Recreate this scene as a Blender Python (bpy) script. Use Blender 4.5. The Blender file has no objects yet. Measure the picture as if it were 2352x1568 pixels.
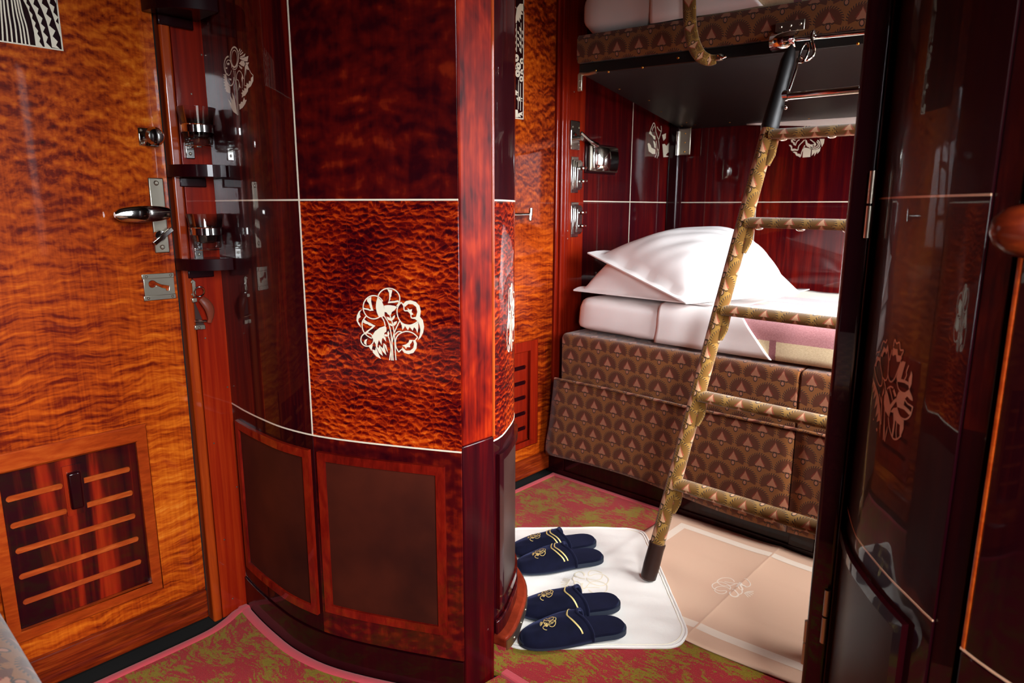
import bpy, bmesh, math, random
import numpy as np
from mathutils import Vector, Matrix
from mathutils.geometry import tessellate_polygon
random.seed(7)
SC = bpy.context.scene
COL = SC.collection
PI = math.pi
# ------------------------------------------------------------------ camera (solved from the photo's vanishing points)
FPX, YAW, PITCH, ROLL = 1547.08, 0.737826, 0.195443, -0.0024252
CAMP = np.array([1.72, 0.0, 1.10])
fh = np.array([-math.sin(YAW), math.cos(YAW), 0]); rt = np.array([math.cos(YAW), math.sin(YAW), 0]); up = np.array([0, 0, 1.])
fwd = math.cos(PITCH)*fh - math.sin(PITCH)*up; dn = -(math.sin(PITCH)*fh + math.cos(PITCH)*up)
r2 = math.cos(ROLL)*rt + math.sin(ROLL)*dn; d2 = -math.sin(ROLL)*rt + math.cos(ROLL)*dn
RM = np.array([r2, d2, fwd])
cam = bpy.data.objects.new('camera', bpy.data.cameras.new('camera')); COL.objects.link(cam); SC.camera = cam
cam.matrix_world = Matrix(((r2[0], -d2[0], -fwd[0], CAMP[0]), (r2[1], -d2[1], -fwd[1], CAMP[1]), (r2[2], -d2[2], -fwd[2], CAMP[2]), (0, 0, 0, 1)))
cam.data.sensor_width = 36; cam.data.lens = FPX/2352*36; cam.data.clip_start = .02
cam.data.dof.use_dof = True; cam.data.dof.focus_distance = 1.75; cam.data.dof.aperture_fstop = 6.3
def ray(x, y): return RM.T @ np.array([(x-1176)/FPX, (y-784)/FPX, 1.])
def pl(x, y, ax, val):          # point of the plane axis=val that is seen at a photo pixel (measuring aid)
    d = ray(x, y); return CAMP + d*((val-CAMP[ax])/d[ax])
def flo(x, y, z=0.): return pl(x, y, 2, z)
# ------------------------------------------------------------------ node helpers
def lin(r, g, b):
    f = lambda c: (c/255/12.92) if c/255 <= .04045 else ((c/255+.055)/1.055)**2.4
    return (f(r), f(g), f(b), 1)
class NT:
    def __init__(s, name):
        s.m = bpy.data.materials.new(name); s.m.use_nodes = True; s.t = s.m.node_tree; s.t.nodes.clear()
        s.out = s.n('OutputMaterial'); s.p = s.n('BsdfPrincipled'); s.l(s.p.outputs[0], s.out.inputs[0])
    def n(s, k, **kw):
        q = s.t.nodes.new('ShaderNode'+k)
        for a, v in kw.items(): setattr(q, a, v)
        return q
    def l(s, a, b): s.t.links.new(a, b)
    def put(s, inp, v):
        if hasattr(v, 'links'): s.l(v, inp)
        else: inp.default_value = v
    def ma(s, op, a, b=0., c=None, clamp=False):
        q = s.n('Math', operation=op, use_clamp=clamp); s.put(q.inputs[0], a); s.put(q.inputs[1], b)
        if c is not None: s.put(q.inputs[2], c)
        return q.outputs[0]
    def coord(s, kind='Object', scale=(1, 1, 1), rot=(0, 0, 0), loc=(0, 0, 0), src=None):
        if src is None: src = s.n('TexCoord').outputs[kind]
        q = s.n('Mapping'); s.l(src, q.inputs[0]); q.inputs['Scale'].default_value = scale
        q.inputs['Rotation'].default_value = rot; q.inputs['Location'].default_value = loc
        return q.outputs[0]
    def noise(s, vec, scale=1., detail=3., rough=.55, dist=0., col=False):
        q = s.n('TexNoise'); s.l(vec, q.inputs['Vector']); q.inputs['Scale'].default_value = scale
        q.inputs['Detail'].default_value = detail; q.inputs['Roughness'].default_value = rough; q.inputs['Distortion'].default_value = dist
        return q.outputs['Color' if col else 'Fac']
    def vadd(s, a, b, k):
        q = s.n('VectorMath', operation='SCALE'); s.l(b, q.inputs[0]); q.inputs['Scale'].default_value = k
        r = s.n('VectorMath', operation='ADD'); s.l(a, r.inputs[0]); s.l(q.outputs[0], r.inputs[1]); return r.outputs[0]
    def ramp(s, fac, stops):
        q = s.n('ValToRGB'); s.l(fac, q.inputs[0]); e = q.color_ramp.elements
        while len(e) < len(stops): e.new(.5)
        for el, (p, c) in zip(e, stops): el.position = p; el.color = c
        return q.outputs[0]
    def mix(s, f, a, b, mode='MIX'):
        q = s.n('Mix', data_type='RGBA', blend_type=mode); s.put(q.inputs[0], f); s.put(q.inputs[6], a); s.put(q.inputs[7], b); return q.outputs[2]
    def sep(s, v):
        q = s.n('SeparateXYZ'); s.l(v, q.inputs[0]); return q.outputs
    def bump(s, h, strength=.3, dist=.002):
        q = s.n('Bump'); s.l(h, q.inputs['Height']); q.inputs['Strength'].default_value = strength; q.inputs['Distance'].default_value = dist
        s.l(q.outputs[0], s.p.inputs['Normal'])
    def set(s, **kw):
        for k, v in kw.items(): s.put(s.p.inputs[k.replace('_', ' ')], v)
        return s.m
def plain(name, rgb, rough=.5, metal=0., coat=0., **kw):
    t = NT(name); t.set(Base_Color=rgb if len(rgb) == 4 else lin(*rgb), Roughness=rough, Metallic=metal, Coat_Weight=coat, Coat_Roughness=.05, **kw); return t.m
def lacquer(t, rough=.4, coat=1., cr=.035):
    t.set(Roughness=rough, Coat_Weight=coat, Coat_Roughness=cr, Coat_IOR=1.45, Specular_IOR_Level=.08)
def wood(name, stops, grain=(60, 60, 3), figure=None, gamt=.35, off=0., cr=.035, coat=1.):
    """varnished veneer: straight grain noise plus an optional cross figure (the ripple of the timber itself)"""
    t = NT(name); o = t.coord('Object', loc=(off, off*.7, off*.3))
    g = t.noise(t.coord(src=o, scale=grain), 1, 4, .6, .4)
    big = t.noise(t.coord(src=o, scale=(2.2, 2.2, .8)), 1, 2)
    v = t.ma('ADD', t.ma('MULTIPLY', t.ma('SUBTRACT', g, .5), gamt*2), t.ma('ADD', t.ma('MULTIPLY', t.ma('SUBTRACT', big, .5), .9), .5))
    if figure:
        sc, amt, warp, det = figure
        w = t.vadd(o, t.noise(o, 5, 2, col=True), warp)
        a = t.noise(t.coord(src=w, scale=sc), 1, det, .55); b = t.noise(t.coord(src=w, scale=sc, loc=(0, 0, .35)), 1, det, .55)
        v = t.ma('ADD', v, t.ma('MULTIPLY', t.ma('SUBTRACT', a, b), amt))
    t.set(Base_Color=t.ramp(v, stops)); lacquer(t, cr=cr, coat=coat); return t.m
MAT = {}
def door_wood():
    t = NT('figured_orange_mahogany'); o = t.coord('Object'); w = t.vadd(o, t.noise(o, 7, 3, col=True), .06); z = t.sep(o)[2]
    def rel(sc, d, det): return t.ma('SUBTRACT', t.noise(t.coord(src=w, scale=sc), 1, det, .6), t.noise(t.coord(src=w, scale=sc, loc=(0, 0, d)), 1, det, .6))
    pom = t.ma('MULTIPLY', rel((30, 30, 46), .45, 3), 1.0); rip = t.ma('MULTIPLY', t.ma('ADD', rel((7, 7, 46), .4, 4), t.ma('MULTIPLY', rel((16, 16, 95), .4, 3), .6)), .82)
    k = t.ma('ADD', t.ma('MULTIPLY', t.ma('SUBTRACT', z, 1.02), 3.), t.ma('MULTIPLY', t.noise(o, 3.5, 2), 1.2)); k = t.ma('SUBTRACT', k, .1, clamp=True)
    fig = t.ma('ADD', t.ma('MULTIPLY', pom, k), t.ma('MULTIPLY', rip, t.ma('SUBTRACT', 1., k)))
    g = t.noise(t.coord(src=o, scale=(150, 150, 9)), 1, 3); big = t.noise(t.coord(src=o, scale=(2.6, 2.6, 2.2)), 1, 3)
    v = t.ma('ADD', fig, t.ma('ADD', t.ma('MULTIPLY', t.ma('SUBTRACT', g, .5), .30), t.ma('ADD', t.ma('MULTIPLY', t.ma('SUBTRACT', big, .5), 1.0), .50)))
    t.set(Base_Color=t.ramp(v, [(.10, lin(46, 5, 4)), (.33, lin(104, 24, 5)), (.55, lin(166, 64, 9)), (.78, lin(204, 100, 20)), (1, lin(224, 136, 46))])); lacquer(t); return t.m
MAT['door'] = door_wood()
MAT['louvre'] = wood('striped_mahogany', [(.38, lin(30, 2, 8)), (.55, lin(66, 8, 6)), (.68, lin(128, 26, 8)), (.95, lin(168, 52, 14))], (15, 15, .9), None, .9, 3.1)
MAT['moulding'] = wood('orange_moulding_wood', [(.15, lin(100, 26, 6)), (.5, lin(152, 54, 12)), (.9, lin(190, 90, 28))], (20, 20, 90), None, .4, 1.7)
MAT['slot'] = wood('slot_wood', [(.1, lin(112, 32, 10)), (.5, lin(160, 64, 22)), (.9, lin(196, 100, 44))], (20, 20, 120), None, .5, 1.1, .2, .3)
MAT['frame'] = wood('dark_red_moulding', [(.2, lin(60, 4, 4)), (.5, lin(112, 17, 8)), (.9, lin(150, 38, 14))], (60, 60, 20), None, .4, 3.9)
MAT['kick'] = wood('kick_rail_wood', [(.2, lin(70, 14, 6)), (.5, lin(120, 38, 10)), (.85, lin(172, 74, 22))], (9, 9, 120), None, .6, 1.9)
MAT['bead'] = wood('orange_bead_wood', [(.2, lin(120, 32, 8)), (.5, lin(164, 62, 16)), (.9, lin(200, 96, 32))], (60, 60, 2.5), None, .4, 2.6)
MAT['gloss'] = wood('glossy_shade_jamb', [(.2, lin(18, 0, 5)), (.6, lin(30, 2, 6)), (1, lin(50, 8, 6))], (60, 60, 3), None, .4, 6.3, .02, 1.)  # same mahogany, with the shade of the unlit jamb put into its colour
MAT['red'] = wood('red_mahogany', [(.1, lin(74, 6, 4)), (.5, lin(132, 26, 7)), (.9, lin(172, 56, 16))], (70, 70, 2.5), None, .4, .6)
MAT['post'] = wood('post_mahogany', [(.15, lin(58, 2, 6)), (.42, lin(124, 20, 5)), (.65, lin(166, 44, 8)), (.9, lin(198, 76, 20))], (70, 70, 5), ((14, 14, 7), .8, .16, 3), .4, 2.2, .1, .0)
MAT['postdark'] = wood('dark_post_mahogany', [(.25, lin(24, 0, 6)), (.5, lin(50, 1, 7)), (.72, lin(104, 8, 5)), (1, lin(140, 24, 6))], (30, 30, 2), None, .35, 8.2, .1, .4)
MAT['curbwood'] = wood('worn_curb_wood', [(.2, lin(92, 26, 14)), (.6, lin(140, 50, 28)), (1, lin(176, 84, 54))], (20, 20, 60), None, .5, 2.9, .2, .2)
MAT['knobwood'] = wood('glossy_knob_wood', [(.2, lin(38, 6, 4)), (.6, lin(84, 24, 8)), (1, lin(130, 50, 16))], (30, 30, 90), None, .5, 3.3)
MAT['dark'] = wood('dark_mahogany', [(.28, lin(30, 0, 9)), (.52, lin(46, 2, 8)), (.75, lin(96, 16, 8)), (1, lin(140, 40, 12))], (60, 60, 3), None, .4, 4.2, .03, .7)
MAT['flame'] = wood('flame_mahogany', [(.2, lin(34, 0, 8)), (.5, lin(70, 6, 8)), (.75, lin(122, 26, 8)), (1, lin(180, 66, 18))], (40, 40, 6), ((16, 16, 30), .8, .06, 3), .35, 5.4)
MAT['upper'] = wood('dark_cloudy_mahogany', [(.25, lin(26, 0, 9)), (.5, lin(46, 2, 8)), (.72, lin(84, 10, 7)), (1, lin(150, 44, 14))], (30, 30, 7), ((14, 14, 24), .75, .08, 3), .3, 9.1)
MAT['lacq'] = wood('near_black_mahogany', [(.2, lin(20, 0, 6)), (.6, lin(34, 2, 6)), (1, lin(58, 8, 6))], (60, 60, 3), None, .4, 6.3, .03, .55)  # near black; on the right cabinet it carries the unlit side's shade as colour
MAT['berthwood'] = wood('deep_red_mahogany', [(.2, lin(38, 0, 10)), (.5, lin(66, 4, 8)), (.75, lin(102, 14, 8)), (1, lin(136, 32, 12))], (45, 45, 2.5), None, .55, 7.7)
def quilt():
    t = NT('quilted_mahogany'); o = t.coord('Object')
    w = t.vadd(o, t.noise(o, 16, 4, col=True), .036)
    sc = (56, 56, 96)
    def vor(loc, feat='SMOOTH_F1'):
        q = t.n('TexVoronoi', feature=feat); t.l(t.coord(src=w, scale=sc, loc=loc), q.inputs['Vector']); q.inputs['Scale'].default_value = 1
        if feat == 'SMOOTH_F1': q.inputs['Smoothness'].default_value = .35
        return q.outputs['Distance']
    rel = t.ma('SUBTRACT', vor((0, 0, 0)), vor((0.1, 0, .36)))
    n1 = t.noise(t.coord(src=w, scale=(26, 26, 90)), 1, 4); n2 = t.noise(t.coord(src=w, scale=(26, 26, 90), loc=(0, 0, .3)), 1, 4)
    big = t.noise(o, 4.5, 2); fine = t.noise(t.coord(src=o, scale=(300, 300, 120)), 1, 2)
    edge = t.ma('MULTIPLY', t.ma('LESS_THAN', vor((0, 0, 0), 'DISTANCE_TO_EDGE'), .045), t.ma('MULTIPLY', t.noise(o, 7, 2), .22))
    v = t.ma('ADD', t.ma('ADD', t.ma('MULTIPLY', rel, .62), t.ma('MULTIPLY', t.ma('SUBTRACT', n1, n2), 1.0)), t.ma('ADD', t.ma('MULTIPLY', t.ma('SUBTRACT', big, .5), 1.1), t.ma('ADD', .40, t.ma('MULTIPLY', t.ma('SUBTRACT', fine, .5), .15))))
    v = t.ma('ADD', v, edge)
    t.set(Base_Color=t.ramp(v, [(.12, lin(42, 0, 8)), (.36, lin(96, 9, 5)), (.56, lin(158, 40, 7)), (.78, lin(206, 80, 14)), (1, lin(228, 124, 40))])); lacquer(t); return t.m
MAT['quilt'] = quilt()
MAT['ivory'] = plain('ivory_inlay', (236, 228, 205), .35, 0, .6)
MAT['brass_inlay'] = plain('pale_pink_inlay', (214, 170, 140), .35, 0, .6)
MAT['leather'] = NT('brown_kick_leather').m
def leather(name, c1, c2, rough):
    t = NT(name); o = t.coord('Object'); n = t.noise(o, 5, 4)
    t.set(Base_Color=t.ramp(n, [(.3, lin(*c1)), (.7, lin(*c2))]), Roughness=rough, Specular_IOR_Level=.22)
    t.bump(t.noise(o, 900, 2), .15, .0006); return t.m
MAT['leather'] = leather('brown_kick_leather', (44, 12, 8), (74, 26, 14), .55)
MAT['leather_dark'] = leather('dark_kick_leather', (44, 26, 24), (66, 44, 40), .38)
MAT['boot'] = leather('dark_brown_boot_leather', (36, 22, 20), (58, 38, 32), .35)
MAT['strapleather'] = leather('brown_strap_leather', (96, 40, 28), (136, 66, 46), .4)
MAT['rubber'] = plain('black_grip', (14, 13, 13), .5)
MAT['chrome'] = plain('chrome', (225, 225, 220), .08, 1)
MAT['nickel'] = plain('worn_nickel', (192, 184, 166), .33, 1)
MAT['brass'] = plain('brass', (196, 140, 60), .3, 1)
MAT['black'] = plain('black_paint', (10, 9, 9), .45)
MAT['under'] = plain('black_berth_lining', (22, 20, 20), .42)
MAT['gap'] = plain('dark_gap', (6, 4, 4), .9)
MAT['ceil'] = plain('brown_ceiling', (70, 48, 36), .6)
def cloth(name, rgb, rough=.9, bs=700, bstr=.2, sheen=.2):
    t = NT(name); o = t.coord('Object')
    t.set(Base_Color=lin(*rgb), Roughness=rough, Sheen_Weight=sheen, Specular_IOR_Level=.2)
    t.bump(t.ma('ADD', t.noise(o, bs, 2), t.ma('MULTIPLY', t.noise(o, 14, 3), 5.)), bstr, .0012); return t.m
MAT['sheet'] = cloth('white_cotton', (238, 233, 230), .8, 900, .25, .1)
MAT['terry'] = cloth('white_terry', (243, 242, 238), .95, 420, .6, .3)
MAT['cream'] = cloth('cream_thread', (238, 231, 208), .7)
MAT['gold'] = plain('gold_thread', (226, 204, 132), .45, .25)
MAT['goldbrown'] = plain('copper_thread', (150, 96, 62), .45, .25)
MAT['whitethread'] = cloth('white_thread', (236, 222, 208), .7)
def velvet(name, c):
    t = NT(name); o = t.coord('Object'); n = t.noise(o, 28, 3)
    t.set(Base_Color=t.ramp(n, [(.3, lin(*[x*.75 for x in c])), (.7, lin(*c))]), Roughness=.9, Sheen_Weight=.35, Sheen_Roughness=.4, Specular_IOR_Level=.1)
    t.s = t.set(Sheen_Tint=lin(120, 130, 190)); t.bump(t.noise(o, 1200, 2), .4, .001); return t.m
MAT['navy'] = velvet('navy_velvet', (18, 20, 42))
MAT['sole'] = plain('navy_sole', (28, 38, 56), .8)
MAT['peach'] = cloth('peach_cotton', (216, 180, 155), .85, 800, .25, .1)
MAT['band'] = cloth('pale_band_cotton', (232, 216, 200), .85, 800, .25, .1)
MAT['pinkedge'] = cloth('pink_carpet_binding', (196, 74, 84), .95, 600, .4, .2)
def carpet():
    t = NT('red_olive_carpet'); o = t.coord('Object'); w = t.vadd(o, t.noise(o, 6, 2, col=True), .11)
    def st(rot): return t.noise(t.coord(src=w, scale=(34, 120, 1), rot=(0, 0, rot)), 1, 3, .6)
    k = t.ramp(t.noise(t.coord(src=o, scale=(9, 9, 1)), 1, 1), [(.46, (0, 0, 0, 1)), (.54, (1, 1, 1, 1))])
    s2 = t.n('Mix', data_type='FLOAT'); t.put(s2.inputs[0], k); t.put(s2.inputs[2], st(.5)); t.put(s2.inputs[3], st(-.9))
    big = t.noise(t.coord(src=w, scale=(10, 10, 1)), 1, 2); dit = t.noise(o, 380, 1)
    v = t.ma('ADD', t.ma('ADD', t.ma('MULTIPLY', s2.outputs[0], .62), t.ma('MULTIPLY', big, .62)), t.ma('MULTIPLY', t.ma('SUBTRACT', dit, .5), .34))
    red = t.mix(t.noise(o, 330, 2), lin(124, 12, 26), lin(186, 42, 48)); ol = t.mix(t.noise(o, 280, 2), lin(104, 88, 4), lin(156, 134, 20))
    t.set(Base_Color=t.mix(t.ramp(v, [(.630, (0, 0, 0, 1)), (.655, (1, 1, 1, 1))]), red, ol), Roughness=.97, Sheen_Weight=.1, Specular_IOR_Level=.1)
    t.bump(t.noise(o, 500, 2), .7, .003); return t.m
MAT['carpet'] = carpet()
def moquette(name, base, dome_c, tri_c, halo, A_=.088, B_=.116):
    """tree-and-scallop moquette: two staggered lattices of serrated trees under domes edged with black ticks; UV in metres"""
    t = NT(name); uv = t.n('TexCoord').outputs['UV']; s = t.sep(uv); U, V = s[0], s[1]
    wv = t.noise(t.coord(src=uv, scale=(700, 1100, 1)), 1, 2); jag = t.ma('MULTIPLY', t.ma('SUBTRACT', t.noise(t.coord(src=uv, scale=(700, 350, 1)), 1, 1), .5), .010)
    c = t.mix(wv, *base); rows = []
    for du, dv in ((0, 0), (.5, .5)):
        x = t.ma('MULTIPLY', t.ma('SUBTRACT', t.ma('FRACT', t.ma('ADD', t.ma('DIVIDE', U, A_), du+100)), .5), A_)
        y = t.ma('MULTIPLY', t.ma('SUBTRACT', t.ma('FRACT', t.ma('ADD', t.ma('DIVIDE', V, B_), dv+100)), .5), B_)
        ax = t.ma('ABSOLUTE', x); yc = t.ma('ADD', y, .008)
        r = t.ma('SQRT', t.ma('ADD', t.ma('MULTIPLY', x, x), t.ma('MULTIPLY', yc, yc))); ang = t.ma('ARCTAN2', yc, x)
        dome = t.ma('MULTIPLY', t.ma('LESS_THAN', t.ma('ADD', r, jag), .0365), t.ma('GREATER_THAN', t.ma('ADD', y, t.ma('MULTIPLY', ax, .35)), -.008))
        tick = t.ma('MULTIPLY', t.ma('MULTIPLY', t.ma('COMPARE', t.ma('ADD', r, t.ma('MULTIPLY', jag, .5)), .0392, .0032), t.ma('GREATER_THAN', y, -.012)), t.ma('GREATER_THAN', t.ma('SINE', t.ma('ADD', t.ma('MULTIPLY', ang, 34.), t.ma('MULTIPLY', r, 500.))), .25))
        yq = t.ma('MULTIPLY', t.ma('FLOOR', t.ma('DIVIDE', y, .0030)), .0030)
        def tri(top, hw, lo):
            h = t.ma('DIVIDE', t.ma('SUBTRACT', top, yq), .030); h = t.ma('POWER', t.ma('MAXIMUM', h, 0.), 1.25)
            return t.ma('MULTIPLY', t.ma('LESS_THAN', t.ma('ADD', ax, t.ma('MULTIPLY', jag, .35)), t.ma('MULTIPLY', h, hw)), t.ma('GREATER_THAN', y, t.ma('SUBTRACT', lo, t.ma('MULTIPLY', t.ma('ABSOLUTE', t.ma('SUBTRACT', ax, .009)), -.25))))
        bd = t.ma('SQRT', t.ma('ADD', t.ma('MULTIPLY', x, x), t.ma('POWER', t.ma('MULTIPLY', t.ma('ADD', y, .0200), .75), 2.)))
        foot = t.ma('MULTIPLY', t.ma('LESS_THAN', ax, .016), t.ma('COMPARE', t.ma('SUBTRACT', y, t.ma('MULTIPLY', t.ma('SINE', t.ma('MULTIPLY', ax, 420.)), .0016)), -.0125, .0014))
        rows.append((dome, tick, tri(.0225, .0205, -.006), tri(.019, .0165, -.011), foot, t.ma('LESS_THAN', bd, .0072), t.ma('LESS_THAN', bd, .0046)))
    dk = lin(36, 26, 26); tc = t.mix(wv, [q*.8 for q in tri_c[:3]]+[1], tri_c)
    cols = [t.mix(wv, *dome_c), dk, halo, tc, dk, dk, tc]
    for k in range(7):
        for rw in rows: c = t.mix(rw[k], c, cols[k])
    nap = t.noise(t.coord(src=uv, scale=(7, 7, 1)), 1, 2)
    t.set(Base_Color=t.mix(t.ma('MULTIPLY', nap, .30), c, base[0]), Roughness=.92, Sheen_Weight=.25, Specular_IOR_Level=.15)
    t.bump(t.noise(t.coord(src=uv, scale=(900, 900, 1)), 1, 1), .35, .001); return t.m
MAT['moquette'] = moquette('brown_tree_moquette', (lin(96, 54, 22), lin(146, 92, 42)), (lin(60, 22, 9), lin(92, 42, 17)), lin(164, 108, 82), lin(110, 36, 24))
MAT['ladder'] = moquette('gold_ladder_moquette', (lin(118, 84, 34), lin(168, 130, 60)), (lin(86, 54, 14), lin(122, 86, 30)), lin(212, 164, 126), lin(160, 74, 54), .088, .100)
def blanket():
    t = NT('pink_cream_wool_plaid'); uv = t.n('TexCoord').outputs['UV']; s = t.sep(uv); U, V = s[0], s[1]
    o = t.coord('UV'); jag = t.ma('MULTIPLY', t.ma('SUBTRACT', t.noise(t.coord(src=uv, scale=(160, 160, 1)), 1, 3), .5), .006)
    Vj = t.ma('ADD', V, jag)
    pink = t.mix(t.noise(t.coord(src=uv, scale=(190, 190, 1)), 1, 3), lin(158, 96, 104), lin(206, 152, 152)); crm = t.mix(t.noise(t.coord(src=uv, scale=(160, 160, 1)), 1, 3), lin(196, 172, 130), lin(238, 222, 186))
    c = crm
    for a, b in ((.062, .185), (.245, .275), (.33, .42), (.50, .53), (.60, .70)):
        c = t.mix(t.ma('MULTIPLY', t.ma('GREATER_THAN', Vj, a), t.ma('LESS_THAN', Vj, b)), c, pink)
    x = t.ma('MULTIPLY', t.ma('COMPARE', t.ma('ADD', U, jag), .915, .011), t.ma('LESS_THAN', Vj, .066))
    c = t.mix(x, c, t.mix(.5, pink, lin(120, 60, 70)))
    t.set(Base_Color=c, Roughness=1., Sheen_Weight=.4, Specular_IOR_Level=.1); t.bump(t.noise(t.coord(src=uv, scale=(420, 420, 1)), 1, 3), .6, .002); return t.m
MAT['blanket'] = blanket()
def glass():
    t = NT('clear_glass'); tr = t.n('BsdfTransparent'); tr.inputs[0].default_value = (.97, .98, .98, 1); gl = t.n('BsdfGlossy'); gl.inputs['Roughness'].default_value = .01; fr = t.n('Fresnel'); fr.inputs[0].default_value = 1.5
    mx = t.n('MixShader'); t.l(t.ma('ADD', t.ma('MULTIPLY', fr.outputs[0], .85), .015, clamp=True), mx.inputs[0]); t.l(tr.outputs[0], mx.inputs[1]); t.l(gl.outputs[0], mx.inputs[2]); t.l(mx.outputs[0], t.out.inputs[0]); return t.m
MAT['glass'] = glass()
def pane():
    t = NT('window_pane'); tr = t.n('BsdfTransparent'); gl = t.n('BsdfGlossy'); gl.inputs['Roughness'].default_value = .02
    mx = t.n('MixShader'); mx.inputs[0].default_value = .06; t.l(tr.outputs[0], mx.inputs[1]); t.l(gl.outputs[0], mx.inputs[2]); t.l(mx.outputs[0], t.out.inputs[0]); return t.m
MAT['pane'] = pane()
SKY, EXPO = 58.0, 0.0
# ------------------------------------------------------------------ mesh helpers
class MB:
    def __init__(s): s.v = []; s.f = []; s.uv = {}
    def add(s, vs, fs, uvs=None):
        o = len(s.v); s.v += [tuple(map(float, p)) for p in vs]
        for k, f in enumerate(fs):
            if uvs is not None: s.uv[len(s.f)] = [uvs[i] for i in f]
            s.f.append([i+o for i in f])
        return s
    def box(s, x0, x1, y0, y1, z0, z1):
        return s.add([(x, y, z) for z in (z0, z1) for y in (y0, y1) for x in (x0, x1)],
                     [(0, 2, 3, 1), (4, 5, 7, 6), (0, 1, 5, 4), (2, 6, 7, 3), (0, 4, 6, 2), (1, 3, 7, 5)])
    def hexa(s, p):   # eight corners ordered as in box
        return s.add(p, [(0, 2, 3, 1), (4, 5, 7, 6), (0, 1, 5, 4), (2, 6, 7, 3), (0, 4, 6, 2), (1, 3, 7, 5)])
    def grid(s, P, uv=None, closed=False):
        P = np.asarray(P, float); n, m = P.shape[:2]
        vs = P.reshape(-1, 3); fs = []
        if uv is None:
            du = np.linalg.norm(np.diff(P, axis=1), axis=2); dv = np.linalg.norm(np.diff(P, axis=0), axis=2)
            U = np.concatenate([np.zeros((n, 1)), np.cumsum(du, 1)], 1); V = np.concatenate([np.zeros((1, m)), np.cumsum(dv, 0)], 0)
            V = np.repeat(V.mean(1, keepdims=True), m, 1); uv = np.stack([U, V], 2)
        uv = np.asarray(uv).reshape(-1, 2)
        for i in range(n-1):
            for j in range(m-1): fs.append((i*m+j, i*m+j+1, (i+1)*m+j+1, (i+1)*m+j))
        return s.add(vs, fs, uv)
    def tube(s, path, r, seg=12, caps=True, flat=1., upv=None):
        P = [np.array(p, float) for p in path]; n = len(P); rs = r if hasattr(r, '__len__') else [r]*n
        T = [(P[min(i+1, n-1)]-P[max(i-1, 0)]) for i in range(n)]; T = [t/np.linalg.norm(t) for t in T]
        a = np.array(upv if upv is not None else ((0, 0, 1) if abs(T[0][2]) < .9 else (1, 0, 0)), float); rings = []; L = 0; uv = []
        for i in range(n):
            a = a-T[i]*(a@T[i]); a /= np.linalg.norm(a); b = np.cross(T[i], a)
            if i: L += np.linalg.norm(P[i]-P[i-1])
            rings.append([P[i]+rs[i]*(math.cos(2*PI*k/seg)*a+flat*math.sin(2*PI*k/seg)*b) for k in range(seg+1)])
            uv.append([(2*PI*k/seg*max(rs), L) for k in range(seg+1)])
        s.grid(rings, uv)
        if caps:
            for R_ in (rings[0][::-1], rings[-1]):
                s.add(R_[:-1] if R_ is rings[-1] else R_[1:], [tuple(range(seg))])
        return s
    def lathe(s, prof, base, axis=(0, 0, 1), seg=24):   # prof: (radius, height)
        ax = np.array(axis, float); ax /= np.linalg.norm(ax); a = np.array((1, 0, 0) if abs(ax[0]) < .9 else (0, 1, 0), float); a -= ax*(a@ax); a /= np.linalg.norm(a); b = np.cross(ax, a)
        base = np.array(base, float)
        return s.grid([[base+ax*h+r*(math.cos(2*PI*k/seg)*a+math.sin(2*PI*k/seg)*b) for k in range(seg+1)] for r, h in prof])
    def ball(s, c, r, seg=16, sc=(1, 1, 1)):
        c = np.array(c, float)
        return s.grid([[c+np.array((math.sin(t)*math.cos(p), math.sin(t)*math.sin(p), math.cos(t)))*r*np.array(sc) for p in np.linspace(0, 2*PI, seg+1)] for t in np.linspace(PI, 0, seg//2+1)])
    def plate(s, loops, fmap, d0, d1):    # flat plate with holes: loops in 2D, fmap(a,b,depth)->3D
        tri = tessellate_polygon([[Vector((p[0], p[1], 0)) for p in lp] for lp in loops]); flat = [p for lp in loops for p in lp]; n = len(flat)
        def ccw(t):
            (a, b), (c, d), (e, f) = [flat[i][:2] for i in t]; return t if (c-a)*(f-b)-(d-b)*(e-a) > 0 else t[::-1]
        tri = [ccw(t) for t in tri]
        fs = [tuple(t) for t in tri]+[tuple(i+n for i in t[::-1]) for t in tri]; o = 0
        for lp in loops:
            m = len(lp)
            for i in range(m): fs.append((o+i, o+(i+1) % m, n+o+(i+1) % m, n+o+i))
            o += m
        return s.add([fmap(a, b, d1) for a, b in [p[:2] for p in flat]]+[fmap(a, b, d0) for a, b in [p[:2] for p in flat]], fs)
def link(o, parent=None):
    COL.objects.link(o)
    if parent: o.parent = parent
    return o
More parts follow.
